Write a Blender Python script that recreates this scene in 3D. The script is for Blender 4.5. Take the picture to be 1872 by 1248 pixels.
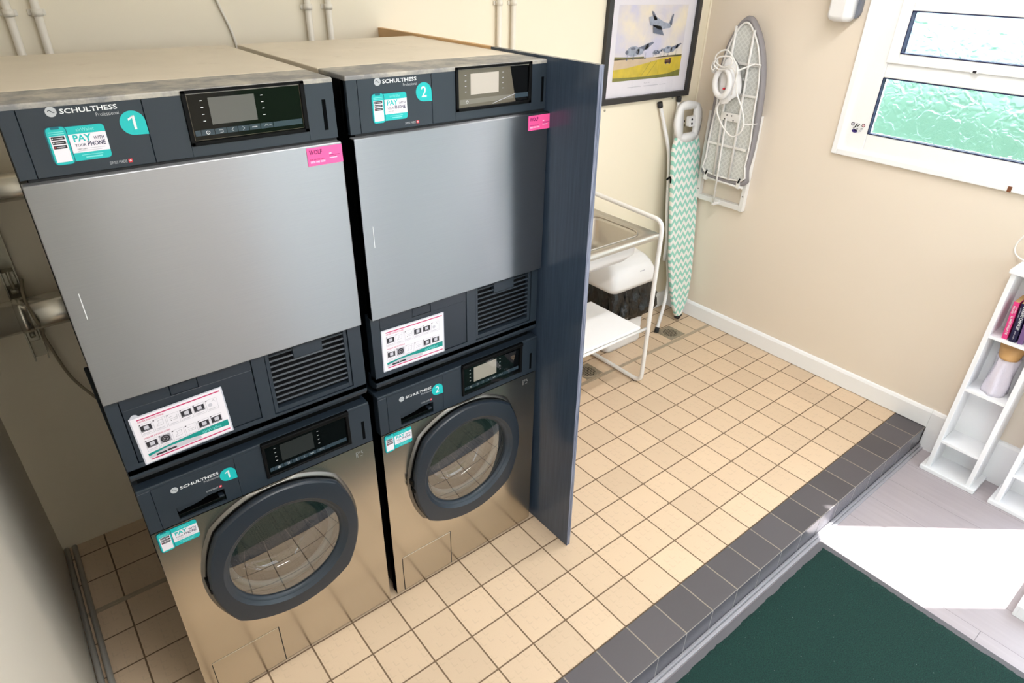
import bpy, bmesh, math, random
from mathutils import Vector, Matrix, Quaternion
for o in list(bpy.data.objects): bpy.data.objects.remove(o)
scene = bpy.context.scene
C = scene.collection
PI = math.pi
rnd = random.Random(7)

# ------------------------------------------------------------------ camera
R = [[0.7816234844908068, -0.6234291231234017, 0.0200214118891755],
     [-0.30203741208667956, -0.4063731319122248, -0.8623423214477132],
     [0.5457454811470552, 0.6679797946805249, -0.5059297023363356]]
cam_data = bpy.data.cameras.new('camera')
cam = bpy.data.objects.new('camera', cam_data); C.objects.link(cam)
rm = Matrix(((R[0][0], -R[1][0], -R[2][0]), (R[0][1], -R[1][1], -R[2][1]), (R[0][2], -R[1][2], -R[2][2])))
cam.matrix_world = Matrix.Translation((-0.65137, -1.46130, 2.00798)) @ rm.to_4x4()
cam_data.sensor_width = 36.0
cam_data.lens = 36.0 * 1180.6 / 1872.0
cam_data.clip_start = 0.02
scene.camera = cam

# ------------------------------------------------------------------ world, sun, exposure
def lin(c):
    return tuple(((x/255)/12.92 if x/255 <= 0.04045 else ((x/255+0.055)/1.055)**2.4) for x in c)
world = bpy.data.worlds.new('world'); scene.world = world
world.use_nodes = True
bg = world.node_tree.nodes['Background']
bg.inputs[0].default_value = (0.78, 0.885, 1.0, 1)
bg.inputs[1].default_value = 5.6
sd = bpy.data.lights.new('sun', 'SUN'); sd.energy = 15.0; sd.angle = math.radians(0.5); sd.color = (1.0, 0.97, 0.92)
sun = bpy.data.objects.new('sun', sd); C.objects.link(sun)
EL = math.radians(56.6)
sdir = Vector((-0.778*math.cos(EL), 0.628*math.cos(EL), -math.sin(EL)))
sun.rotation_euler = sdir.to_track_quat('-Z', 'Y').to_euler()
sun.location = (6, -4, 7)
def area(name, loc, rot, sx, sy, power, col=(1, 1, 1), portal=False):
    d = bpy.data.lights.new(name, 'AREA'); d.shape = 'RECTANGLE'; d.size = sx; d.size_y = sy
    d.energy = power; d.color = col
    if portal: d.cycles.is_portal = True
    o = bpy.data.objects.new(name, d); C.objects.link(o); o.location = loc; o.rotation_euler = rot
    return o
FRONT = -3.3; XL_ = -0.89
area('front_opening_portal', (1.675, FRONT-0.02, 1.0), (PI/2, 0, 0), 1.85, 2.25, 1, portal=True)
area('left_opening_portal', (XL_-0.04, -2.47, 0.98), (0, -PI/2, 0), 2.1, 0.95, 1, portal=True)
area('added_opening_portal', (2.80, -2.99, 1.0), (0, -PI/2, PI), 2.2, 0.5, 1, portal=True)
area('side_opening_portal', (2.80, -1.795, 0.9), (0, -PI/2, PI), 2.0, 0.60, 1, portal=True)
scene.view_settings.view_transform = 'Standard'
scene.view_settings.look = 'None'
scene.view_settings.exposure = 0.08
scene.view_settings.gamma = 1.0
scene.view_settings.use_curve_mapping = False

# ------------------------------------------------------------------ materials
def nodemat(name):
    m = bpy.data.materials.new(name); m.use_nodes = True
    nt = m.node_tree
    return m, nt, nt.nodes['Principled BSDF']
def N(nt, t, **kw):
    n = nt.nodes.new(t)
    for k, v in kw.items():
        if k.startswith('i_'):
            n.inputs[k[2:].replace('_', ' ')].default_value = v
        else: setattr(n, k, v)
    return n
def mat(name, rgb, rough=0.5, metal=0.0, var=0.0, bump=0.0, scale=40.0, coat=0.0, spec=0.5, sheen=0.0):
    m, nt, b = nodemat(name)
    c = lin(rgb) + (1,)
    b.inputs['Base Color'].default_value = c
    b.inputs['Roughness'].default_value = rough
    b.inputs['Metallic'].default_value = metal
    b.inputs['Coat Weight'].default_value = coat
    b.inputs['Specular IOR Level'].default_value = spec
    b.inputs['Sheen Weight'].default_value = sheen
    tc = N(nt, 'ShaderNodeTexCoord')
    nz = N(nt, 'ShaderNodeTexNoise'); nz.inputs['Scale'].default_value = scale; nz.inputs['Detail'].default_value = 5
    nt.links.new(tc.outputs['Object'], nz.inputs['Vector'])
    mx = N(nt, 'ShaderNodeMix', data_type='RGBA')
    v = max(var, 0.01)
    mx.inputs['A'].default_value = tuple(x*(1-v) for x in c[:3]) + (1,)
    mx.inputs['B'].default_value = tuple(min(1, x*(1+v)) for x in c[:3]) + (1,)
    nt.links.new(nz.outputs['Fac'], mx.inputs['Factor'])
    nt.links.new(mx.outputs['Result'], b.inputs['Base Color'])
    if bump:
        bp = N(nt, 'ShaderNodeBump'); bp.inputs['Strength'].default_value = bump; bp.inputs['Distance'].default_value = 0.002
        nt.links.new(nz.outputs['Fac'], bp.inputs['Height']); nt.links.new(bp.outputs['Normal'], b.inputs['Normal'])
    return m
def math_(nt, op, a, b=None, c=None, clamp=False):
    n = nt.nodes.new('ShaderNodeMath'); n.operation = op; n.use_clamp = clamp
    for i, x in enumerate((a, b, c)):
        if x is None: continue
        if isinstance(x, (int, float)): n.inputs[i].default_value = x
        else: nt.links.new(x, n.inputs[i])
    return n.outputs[0]
def mixc(nt, fac, a, b):
    n = nt.nodes.new('ShaderNodeMix'); n.data_type = 'RGBA'
    for k, x in (('Factor', fac), ('A', a), ('B', b)):
        if isinstance(x, (int, float)): n.inputs[k].default_value = x
        elif isinstance(x, tuple): n.inputs[k].default_value = x if len(x) == 4 else x + (1,)
        else: nt.links.new(x, n.inputs[k])
    return n.outputs['Result']
def pos(nt):
    g = nt.nodes.new('ShaderNodeNewGeometry')
    s = nt.nodes.new('ShaderNodeSeparateXYZ'); nt.links.new(g.outputs['Position'], s.inputs[0])
    return g.outputs['Position'], s.outputs[0], s.outputs[1], s.outputs[2]
def noise(nt, vec, scale, detail=4, rough=0.5):
    n = nt.nodes.new('ShaderNodeTexNoise'); n.inputs['Scale'].default_value = scale
    n.inputs['Detail'].default_value = detail; n.inputs['Roughness'].default_value = rough
    nt.links.new(vec, n.inputs['Vector']); return n.outputs['Fac']
def bumpn(nt, b, h, strength, dist):
    n = nt.nodes.new('ShaderNodeBump'); n.inputs['Strength'].default_value = strength; n.inputs['Distance'].default_value = dist
    nt.links.new(h, n.inputs['Height']); nt.links.new(n.outputs['Normal'], b.inputs['Normal']); return n

def tile_mat(name, tile, grout, S=0.15, gw=0.0045, axes=('x', 'y'), off=(0, 0), rough=0.38, var=0.08, emboss=0.35, rib=False, gcol2=None):
    m, nt, b = nodemat(name)
    P, x, y, z = pos(nt); d = {'x': x, 'y': y, 'z': z}
    u = math_(nt, 'ADD', d[axes[0]], off[0]); v = math_(nt, 'ADD', d[axes[1]], off[1])
    su = math_(nt, 'DIVIDE', u, S); sv = math_(nt, 'DIVIDE', v, S)
    fu = math_(nt, 'FRACT', su); fv = math_(nt, 'FRACT', sv)
    eu = math_(nt, 'SUBTRACT', 0.5, math_(nt, 'ABSOLUTE', math_(nt, 'SUBTRACT', fu, 0.5)))
    ev = math_(nt, 'SUBTRACT', 0.5, math_(nt, 'ABSOLUTE', math_(nt, 'SUBTRACT', fv, 0.5)))
    e = math_(nt, 'MINIMUM', eu, ev)
    wob = math_(nt, 'MULTIPLY', math_(nt, 'SUBTRACT', noise(nt, P, 60, 3), 0.5), 0.006)
    e = math_(nt, 'ADD', e, wob)
    g = math_(nt, 'DIVIDE', math_(nt, 'SUBTRACT', e, gw/S*0.5), 0.006, clamp=True)   # 0 in the joint
    cid = nt.nodes.new('ShaderNodeCombineXYZ')
    nt.links.new(math_(nt, 'FLOOR', su), cid.inputs[0]); nt.links.new(math_(nt, 'FLOOR', sv), cid.inputs[1])
    wn = nt.nodes.new('ShaderNodeTexWhiteNoise'); wn.noise_dimensions = '3D'; nt.links.new(cid.outputs[0], wn.inputs['Vector'])
    t = lin(tile)
    ca = tuple(q*(1-var) for q in t); cb = tuple(min(1, q*(1+var)) for q in t)
    base = mixc(nt, wn.outputs['Value'], ca, cb)
    sp = noise(nt, P, 260, 2)
    base = mixc(nt, math_(nt, 'MULTIPLY', math_(nt, 'GREATER_THAN', sp, 0.66), 0.16), base, tuple(q*0.55 for q in t))
    big = noise(nt, P, 3.5, 4)
    base = mixc(nt, math_(nt, 'MULTIPLY', big, 0.10), base, tuple(q*0.6 for q in t))
    col = mixc(nt, g, lin(grout), base)
    nt.links.new(col, b.inputs['Base Color'])
    rr = mixc(nt, g, (0.8, 0.8, 0.8), (rough, rough, rough)); nt.links.new(rr, b.inputs['Roughness'])
    # faint stamped hook pattern on every tile
    q = 5.0
    a = math_(nt, 'FRACT', math_(nt, 'MULTIPLY', fu, q)); c = math_(nt, 'FRACT', math_(nt, 'MULTIPLY', fv, q))
    l1 = math_(nt, 'MULTIPLY', math_(nt, 'COMPARE', a, 0.3, 0.06), math_(nt, 'COMPARE', c, 0.5, 0.32))
    l2 = math_(nt, 'MULTIPLY', math_(nt, 'COMPARE', c, 0.2, 0.06), math_(nt, 'COMPARE', a, 0.55, 0.25))
    hook = math_(nt, 'MAXIMUM', l1, l2)
    wn2 = nt.nodes.new('ShaderNodeTexWhiteNoise'); cc = nt.nodes.new('ShaderNodeCombineXYZ')
    nt.links.new(math_(nt, 'FLOOR', math_(nt, 'MULTIPLY', su, q)), cc.inputs[0]); nt.links.new(math_(nt, 'FLOOR', math_(nt, 'MULTIPLY', sv, q)), cc.inputs[1])
    nt.links.new(cc.outputs[0], wn2.inputs['Vector'])
    hook = math_(nt, 'MULTIPLY', hook, math_(nt, 'GREATER_THAN', wn2.outputs['Value'], 0.45))
    if not rib and emboss > 0: base = mixc(nt, math_(nt, 'MULTIPLY', hook, 0.16), base, tuple(q*0.55 for q in t)); nt.links.new(mixc(nt, g, lin(grout), base), b.inputs['Base Color'])
    if rib:
        r_ = math_(nt, 'FRACT', math_(nt, 'MULTIPLY', math_(nt, 'ADD', x, z), 110.0))
        hook = math_(nt, 'GREATER_THAN', r_, 0.5)
    h = math_(nt, 'ADD', math_(nt, 'MULTIPLY', g, 1.0), math_(nt, 'MULTIPLY', hook, -emboss))
    h = math_(nt, 'ADD', h, math_(nt, 'MULTIPLY', sp, 0.12))
    bumpn(nt, b, h, 0.5, 0.0015)
    return m
M = {}
M['tile'] = tile_mat('cream_tile', (218, 193, 164), (116, 94, 72), emboss=0.9)
M['edge_top'] = tile_mat('dark_edge_tile', (84, 80, 84), (150, 140, 128), rough=0.45, var=0.10, emboss=0.0, gw=0.004)
M['edge_front'] = tile_mat('dark_edge_riser', (92, 90, 98), (150, 146, 144), axes=('x', 'z'), off=(0, 0.0), S=0.15, rough=0.2, emboss=0.5, rib=True, gw=0.003)
def wall_mat(name, rgb, rough=0.6):
    m, nt, b = nodemat(name)
    P, x, y, z = pos(nt)
    c = lin(rgb)
    col = mixc(nt, noise(nt, P, 1.6, 4), tuple(q*0.96 for q in c), tuple(min(1, q*1.04) for q in c))
    nt.links.new(col, b.inputs['Base Color'])
    b.inputs['Roughness'].default_value = rough
    bumpn(nt, b, noise(nt, P, 180, 3), 0.05, 0.001)
    return m
M['wall'] = wall_mat('cream_wall_paint', (239, 229, 207), 0.5)
M['wall_r'] = wall_mat('warm_cream_wall_paint', (232, 220, 205), 0.55)
M['ceil'] = wall_mat('white_ceiling_paint', (240, 240, 236))
M['white'] = mat('white_gloss_paint', (244, 245, 248), 0.3, var=0.01)
M['upvc'] = mat('white_upvc', (242, 244, 246), 0.25, var=0.005)
M['whitemetal'] = mat('white_powder_coat', (232, 230, 228), 0.3, var=0.01)
M['plastic'] = mat('white_plastic', (232, 231, 232), 0.35, var=0.01)
M['slate'] = mat('slate_blue_plastic', (36, 46, 56), 0.40, var=0.03, scale=8)
M['slate2'] = mat('slate_door_plastic', (32, 41, 51), 0.36, var=0.03, scale=8)
M['seam'] = mat('black_seam', (16, 18, 22), 0.6)
M['black'] = mat('black_glass', (8, 9, 10), 0.10, spec=0.3)
M['blackm'] = mat('black_plastic', (9, 10, 11), 0.5, spec=0.12)
M['lcd'] = mat('grey_lcd', (98, 98, 95), 0.2, spec=0.3)
M['lcd2'] = mat('pale_lcd', (186, 178, 168), 0.2)
M['lcd3'] = mat('dark_lcd', (44, 46, 46), 0.12)
M['strip'] = mat('button_strip', (52, 66, 76), 0.2)
M['strip2'] = mat('film_button_strip', (120, 116, 106), 0.25)
M['filmbrown'] = mat('dusty_film', (98, 92, 80), 0.18)
M['rubber'] = mat('dark_rubber', (34, 34, 36), 0.7)
M['greyrubber'] = mat('grey_rubber', (98, 96, 100), 0.8, bump=0.3, scale=200)
M['print_white'] = mat('white_print', (225, 228, 230), 0.4)
M['print_grey'] = mat('silver_print', (178, 182, 186), 0.4)
M['teal'] = mat('teal_print', (20, 182, 182), 0.35)
M['teal_l'] = mat('pale_teal_print', (120, 214, 212), 0.35)
M['teal_d'] = mat('dark_teal_print', (10, 96, 110), 0.35)
M['teal_s'] = mat('sea_teal_print', (0, 140, 132), 0.35)
M['paper'] = mat('white_paper', (232, 228, 236), 0.35)
M['paperg'] = mat('grey_print', (196, 194, 204), 0.4)
M['paperg2'] = mat('mid_grey_print', (160, 158, 168), 0.4)
M['navy'] = mat('navy_print', (32, 30, 78), 0.4)
M['ink'] = mat('black_ink', (36, 34, 42), 0.4)
M['magenta'] = mat('magenta_print', (196, 30, 96), 0.4)
M['pink'] = mat('pink_sticker', (250, 92, 160), 0.4)
M['pink_l'] = mat('pale_pink_print', (255, 200, 232), 0.4)
M['plum'] = mat('plum_print', (120, 10, 90), 0.4)
M['red'] = mat('red_print', (216, 34, 52), 0.4)
M['laminate'] = mat('laminate_border', (196, 198, 210), 0.12)
M['chrome'] = mat('chrome', (200, 200, 198), 0.18, 1.0)
M['trim_metal'] = mat('aluminium_trim', (190, 188, 182), 0.42, 0.3, bump=0.1)
M['grate'] = mat('drain_steel', (160, 148, 128), 0.42, 0.3, var=0.1)
M['hole'] = mat('dark_hole', (6, 8, 10), 0.9, spec=0.05)
M['brown'] = mat('brown_wood_chip', (120, 72, 44), 0.6)

def steel(name, rough, aniso, rgb=(188, 188, 190), bscale=1.0):
    m, nt, b = nodemat(name)
    uv = N(nt, 'ShaderNodeUVMap'); uv.uv_map = 'UVMap'
    mp = N(nt, 'ShaderNodeMapping'); mp.inputs['Scale'].default_value = (6, 900, 1)
    nt.links.new(uv.outputs[0], mp.inputs[0])
    st = noise(nt, mp.outputs[0], 1.0, 3)
    c = lin(rgb)
    nt.links.new(mixc(nt, st, tuple(q*0.94 for q in c), tuple(min(1, q*1.05) for q in c)), b.inputs['Base Color'])
    b.inputs['Metallic'].default_value = 1.0
    b.inputs['Roughness'].default_value = rough
    b.inputs['Anisotropic'].default_value = aniso
    b.inputs['Anisotropic Rotation'].default_value = 0.25
    tg = N(nt, 'ShaderNodeTangent'); tg.direction_type = 'UV_MAP'; tg.uv_map = 'UVMap'
    nt.links.new(tg.outputs[0], b.inputs['Tangent'])
    return m
M['steel'] = steel('brushed_steel_door', 0.34, 0.97, (158, 160, 164))
M['steel_w'] = steel('brushed_steel_front', 0.20, 0.6, (196, 188, 174))
M['sink'] = mat('satin_sink_steel', (190, 184, 174), 0.34, 0.85, var=0.03)
M['steel_ring'] = mat('satin_steel', (126, 123, 118), 0.38, 1.0)
M['steel_plain'] = mat('plain_steel', (185, 182, 176), 0.3, 1.0, var=0.05, scale=20)

def dusty():
    m, nt, b = nodemat('dusty_grey_top')
    P, x, y, z = pos(nt)
    a = noise(nt, P, 5, 6, 0.6)
    c = mixc(nt, a, lin((214, 202, 182)), lin((240, 228, 208)))
    s = math_(nt, 'MULTIPLY', math_(nt, 'SUBTRACT', noise(nt, P, 11, 5, 0.7), 0.60), 5.0, clamp=True)
    c = mixc(nt, math_(nt, 'MULTIPLY', s, 0.35), c, lin((150, 118, 84)))
    nt.links.new(c, b.inputs['Base Color'])
    b.inputs['Roughness'].default_value = 0.42
    return m
M['top'] = dusty()
def top_strip():
    m, nt, b = nodemat('grey_plastic_lid')
    P, x, y, z = pos(nt)
    d = math_(nt, 'MULTIPLY', math_(nt, 'SUBTRACT', noise(nt, P, 9, 5, 0.7), 0.42), 5.0, clamp=True)
    nt.links.new(mixc(nt, d, lin((126, 126, 126)), lin((186, 180, 168))), b.inputs['Base Color'])
    b.inputs['Roughness'].default_value = 0.45
    return m
M['lid'] = top_strip()
def panel_paint():
    m, nt, b = nodemat('slate_woodgrain_board')
    P, x, y, z = pos(nt)
    mp = N(nt, 'ShaderNodeMapping'); mp.inputs['Scale'].default_value = (60, 130, 5); nt.links.new(P, mp.inputs[0])
    g = noise(nt, mp.outputs[0], 1.0, 5, 0.65)
    nt.links.new(mixc(nt, g, lin((42, 54, 70)), lin((70, 84, 102))), b.inputs['Base Color'])
    b.inputs['Roughness'].default_value = 0.2
    bumpn(nt, b, g, 0.10, 0.0006)
    return m
M['board'] = panel_paint()
def rawwood():
    m, nt, b = nodemat('raw_timber')
    P, x, y, z = pos(nt)
    mp = N(nt, 'ShaderNodeMapping'); mp.inputs['Scale'].default_value = (80, 4, 30); nt.links.new(P, mp.inputs[0])
    g = noise(nt, mp.outputs[0], 1.0, 4)
    nt.links.new(mixc(nt, g, lin((204, 160, 110)), lin((228, 190, 142))), b.inputs['Base Color'])
    b.inputs['Roughness'].default_value = 0.6
    return m
M['raw'] = rawwood()
def edge_ply():
    m, nt, b = nodemat('worn_board_edge')
    P, x, y, z = pos(nt)
    mp = N(nt, 'ShaderNodeMapping'); mp.inputs['Scale'].default_value = (400, 3, 6); nt.links.new(P, mp.inputs[0])
    g = noise(nt, mp.outputs[0], 1.0, 4, 0.7)
    nt.links.new(mixc(nt, math_(nt, 'MULTIPLY', math_(nt, 'SUBTRACT', g, 0.4), 4, clamp=True), lin((60, 70, 92)), lin((150, 154, 172))), b.inputs['Base Color'])
    b.inputs['Roughness'].default_value = 0.5
    return m
M['ply'] = edge_ply()
def plank_mat():
    m, nt, b = nodemat('grey_laminate_planks')
    P, x, y, z = pos(nt)
    W = 0.192
    su = math_(nt, 'DIVIDE', math_(nt, 'SUBTRACT', x, 2.30), W)
    fu = math_(nt, 'FRACT', su); row = math_(nt, 'FLOOR', su)
    sv = math_(nt, 'ADD', math_(nt, 'DIVIDE', math_(nt, 'ADD', y, 1.38), 1.25), math_(nt, 'MULTIPLY', math_(nt, 'ADD', row, 4.0), 0.37))
    fv = math_(nt, 'FRACT', sv)
    eu = math_(nt, 'SUBTRACT', 0.5, math_(nt, 'ABSOLUTE', math_(nt, 'SUBTRACT', fu, 0.5)))
    ev = math_(nt, 'SUBTRACT', 0.5, math_(nt, 'ABSOLUTE', math_(nt, 'SUBTRACT', fv, 0.5)))
    j = math_(nt, 'MINIMUM', math_(nt, 'DIVIDE', eu, 0.006, clamp=True), math_(nt, 'DIVIDE', ev, 0.0012, clamp=True), clamp=True)
    mp = N(nt, 'ShaderNodeMapping'); mp.inputs['Scale'].default_value = (40, 2.5, 1); nt.links.new(P, mp.inputs[0])
    g = noise(nt, mp.outputs[0], 1.0, 5, 0.6)
    cid = nt.nodes.new('ShaderNodeCombineXYZ'); nt.links.new(row, cid.inputs[0]); nt.links.new(math_(nt, 'FLOOR', sv), cid.inputs[1])
    wn = nt.nodes.new('ShaderNodeTexWhiteNoise'); nt.links.new(cid.outputs[0], wn.inputs['Vector'])
    c = mixc(nt, g, lin((166, 156, 160)), lin((188, 180, 184)))
    c = mixc(nt, math_(nt, 'MULTIPLY', wn.outputs['Value'], 0.3), c, lin((164, 154, 158)))
    c = mixc(nt, j, lin((70, 64, 66)), c)
    nt.links.new(c, b.inputs['Base Color']); b.inputs['Roughness'].default_value = 0.35
    bumpn(nt, b, j, 0.4, 0.001)
    return m
M['plank'] = plank_mat()
def mat_green():
    m, nt, b = nodemat('dark_green_pile')
    P, x, y, z = pos(nt)
    f = noise(nt, P, 240, 4, 0.8); g = noise(nt, P, 6, 4)
    f = math_(nt, 'MULTIPLY', math_(nt, 'SUBTRACT', f, 0.36), 3.4, clamp=True)
    c = mixc(nt, f, lin((2, 30, 28)), lin((22, 74, 65)))
    c = mixc(nt, math_(nt, 'MULTIPLY', g, 0.35), c, lin((10, 50, 46)))
    lint = math_(nt, 'GREATER_THAN', noise(nt, P, 130, 2), 0.765)
    c = mixc(nt, math_(nt, 'MULTIPLY', lint, 0.7), c, lin((190, 200, 196)))
    nt.links.new(c, b.inputs['Base Color']); b.inputs['Roughness'].default_value = 0.95
    bumpn(nt, b, f, 0.6, 0.003)
    return m
M['pile'] = mat_green()
def glass_mat(name, tint, rough, bump, scale):
    m, nt, b = nodemat(name)
    b.inputs['Base Color'].default_value = tint + (1,)
    b.inputs['Transmission Weight'].default_value = 1.0
    b.inputs['Roughness'].default_value = rough
    b.inputs['IOR'].default_value = 1.3
    P, x, y, z = pos(nt)
    if bump:
        mp = N(nt, 'ShaderNodeMapping'); mp.inputs['Scale'].default_value = (1, 1, 0.6); nt.links.new(P, mp.inputs[0])
        n1 = noise(nt, mp.outputs[0], scale, 2, 0.4)
        a = nt.nodes.new('ShaderNodeVectorMath'); a.operation = 'ADD'
        sc = nt.nodes.new('ShaderNodeVectorMath'); sc.operation = 'SCALE'; sc.inputs['Scale'].default_value = 0.10
        nn = nt.nodes.new('ShaderNodeTexNoise'); nn.inputs['Scale'].default_value = 14; nt.links.new(P, nn.inputs['Vector'])
        nt.links.new(nn.outputs['Color'], sc.inputs[0]); nt.links.new(sc.outputs[0], a.inputs[0]); nt.links.new(P, a.inputs[1])
        vo = nt.nodes.new('ShaderNodeTexVoronoi'); vo.feature = 'DISTANCE_TO_EDGE'; vo.inputs['Scale'].default_value = scale
        nt.links.new(a.outputs[0], vo.inputs['Vector'])
        h = math_(nt, 'ADD', math_(nt, 'MINIMUM', math_(nt, 'MULTIPLY', vo.outputs['Distance'], 5.0), 1.0), n1)
        bumpn(nt, b, h, bump, 0.004)
    return m
M['frost'] = glass_mat('leaf_textured_glass', (0.90, 0.98, 0.96), 0.26, 0.75, 14)
def thin_glass(name, tint=(0.96, 0.98, 0.98), refl=0.05):
    m = bpy.data.materials.new(name); m.use_nodes = True; nt = m.node_tree
    for n in list(nt.nodes): nt.nodes.remove(n)
    out = nt.nodes.new('ShaderNodeOutputMaterial'); mx = nt.nodes.new('ShaderNodeMixShader')
    tr = nt.nodes.new('ShaderNodeBsdfTransparent'); tr.inputs[0].default_value = tint + (1,)
    gl = nt.nodes.new('ShaderNodeBsdfGlossy'); gl.inputs['Roughness'].default_value = 0.02
    lw = nt.nodes.new('ShaderNodeLayerWeight'); lw.inputs['Blend'].default_value = 0.5
    f2 = math_(nt, 'ADD', refl, math_(nt, 'MULTIPLY', math_(nt, 'POWER', lw.outputs['Facing'], 4.0), 1.0-refl), clamp=True)
    nt.links.new(f2, mx.inputs[0]); nt.links.new(tr.outputs[0], mx.inputs[1]); nt.links.new(gl.outputs[0], mx.inputs[2])
    nt.links.new(mx.outputs[0], out.inputs[0])
    return m
M['doorglass'] = thin_glass('clear_door_glass', (0.90, 0.94, 0.94), 0.27)
M['bowl'] = thin_glass('clear_bowl_glass', (0.9, 0.94, 0.94), 0.10)
M['film'] = thin_glass('clear_peel_film', (0.90, 0.90, 0.88), 0.10)
M['picglass'] = thin_glass('picture_glass', (0.98, 0.98, 0.98), 0.04)
def drum_mat():
    m, nt, b = nodemat('perforated_drum')
    P, x, y, z = pos(nt)
    vo = nt.nodes.new('ShaderNodeTexVoronoi'); vo.inputs['Scale'].default_value = 110; vo.inputs['Randomness'].default_value = 0.0
    nt.links.new(P, vo.inputs['Vector'])
    hole = math_(nt, 'LESS_THAN', vo.outputs['Distance'], 0.28)
    nt.links.new(mixc(nt, hole, lin((74, 72, 70)), lin((34, 34, 35))), b.inputs['Base Color'])
    b.inputs['Metallic'].default_value = 0.9; b.inputs['Roughness'].default_value = 0.45
    return m
M['drum'] = drum_mat()
def bag_mat(name, rgb, rough, scale=30, bump=1.0, trans=0.0, coat=0.4):
    m, nt, b = nodemat(name)
    P, x, y, z = pos(nt)
    b.inputs['Base Color'].default_value = lin(rgb) + (1,)
    b.inputs['Roughness'].default_value = rough
    b.inputs['Transmission Weight'].default_value = trans
    b.inputs['Coat Weight'].default_value = coat
    bumpn(nt, b, noise(nt, P, scale, 5, 0.6), bump, 0.01)
    return m
M['bag'] = bag_mat('black_bin_liner', (9, 9, 9), 0.24, 30, 1.0, coat=0.1)
M['clearbag'] = bag_mat('white_plastic_bag', (226, 220, 234), 0.2, 26, 0.8)
M['tan'] = mat('tan_paper', (206, 160, 104), 0.5, var=0.12, scale=30)
def chevron():
    m, nt, b = nodemat('teal_chevron_fabric')
    P, x, y, z = pos(nt)
    tri = math_(nt, 'PINGPONG', math_(nt, 'DIVIDE', math_(nt, 'SUBTRACT', x, 2.0), 0.023), 1.0)
    v = math_(nt, 'ADD', math_(nt, 'DIVIDE', z, 0.050), math_(nt, 'MULTIPLY', tri, 0.62))
    s = math_(nt, 'GREATER_THAN', math_(nt, 'FRACT', v), 0.5)
    nt.links.new(mixc(nt, s, lin((238, 236, 232)), lin((152, 208, 194))), b.inputs['Base Color'])
    b.inputs['Roughness'].default_value = 0.85
    bumpn(nt, b, noise(nt, P, 300, 2), 0.2, 0.001)
    return m
M['chevron'] = chevron()
def mesh_mat():
    m, nt, b = nodemat('expanded_metal_mesh')
    P, x, y, z = pos(nt)
    a = math_(nt, 'PINGPONG', math_(nt, 'MULTIPLY', math_(nt, 'ADD', y, z), 70.0), 1.0)
    c = math_(nt, 'PINGPONG', math_(nt, 'MULTIPLY', math_(nt, 'SUBTRACT', y, z), 70.0), 1.0)
    w = math_(nt, 'MAXIMUM', math_(nt, 'LESS_THAN', a, 0.3), math_(nt, 'LESS_THAN', c, 0.3))
    nt.links.new(mixc(nt, w, lin((200, 202, 200)), lin((216, 218, 216))), b.inputs['Base Color'])
    b.inputs['Roughness'].default_value = 0.5
    bumpn(nt, b, w, 0.4, 0.001)
    return m
M['meshy'] = mesh_mat()
M['greycloth'] = mat('silver_grey_cloth', (142, 138, 142), 0.6, bump=0.5, scale=60)
M['duct'] = mat('galvanised_duct', (210, 206, 196), 0.24, 0.8, var=0.15, bump=0.25, scale=9)
M['zinc'] = mat('zinc_strut', (170, 166, 150), 0.4, 0.5, var=0.12, scale=40)
M['conduit'] = mat('painted_conduit', (232, 226, 214), 0.4)
M['cable'] = mat('grey_cable', (150, 138, 116), 0.5)
M['whitecable'] = mat('white_cable', (238, 236, 234), 0.4)
M['frame'] = mat('black_picture_frame', (46, 45, 46), 0.4, var=0.05)
def leafy(name, a, bb, scale):
    m, nt, b = nodemat(name)
    P, x, y, z = pos(nt)
    nt.links.new(mixc(nt, noise(nt, P, scale, 5, 0.7), lin(a), lin(bb)), b.inputs['Base Color'])
    b.inputs['Roughness'].default_value = 0.7
    return m
M['grass'] = leafy('lawn', (60, 120, 40), (130, 190, 80), 12)
M['hedge_w'] = leafy('window_hedge_leaves', (20, 70, 52), (110, 150, 124), 3)
M['hedge'] = leafy('hedge_leaves', (30, 74, 40), (96, 140, 84), 5)
M['sky_paint'] = None
M['paving'] = mat('pale_paving', (188, 184, 190), 0.7, var=0.05, scale=2)
def art_sky():
    m, nt, b = nodemat('painted_clouds')
    P, x, y, z = pos(nt)
    n = noise(nt, P, 7, 4)
    nt.links.new(mixc(nt, math_(nt, 'MULTIPLY', math_(nt, 'SUBTRACT', n, 0.35), 3, clamp=True), lin((240, 228, 206)), lin((206, 204, 226))), b.inputs['Base Color'])
    b.inputs['Roughness'].default_value = 0.6
    return m
def art_field():
    m, nt, b = nodemat('painted_field')
    P, x, y, z = pos(nt)
    n = noise(nt, P, 24, 5)
    nt.links.new(mixc(nt, n, lin((176, 160, 60)), lin((236, 206, 60))), b.inputs['Base Color'])
    b.inputs['Roughness'].default_value = 0.6
    return m
M['art_sky'] = art_sky(); M['art_field'] = art_field()
M['art_road'] = mat('painted_runway', (208, 186, 158), 0.6, var=0.1, scale=30)
M['art_plane'] = mat('painted_aircraft', (158, 166, 184), 0.6, var=0.3, scale=60)
M['art_plane2'] = mat('painted_aircraft_shade', (106, 114, 134), 0.6, var=0.3, scale=60)
M['art_brown'] = mat('painted_tractor', (104, 70, 52), 0.6)
M['art_dark'] = mat('painted_tree_line', (120, 116, 70), 0.6, var=0.2, scale=80)
M['art_shade'] = mat('painted_shadow_grass', (122, 122, 58), 0.6, var=0.2, scale=60)

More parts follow.
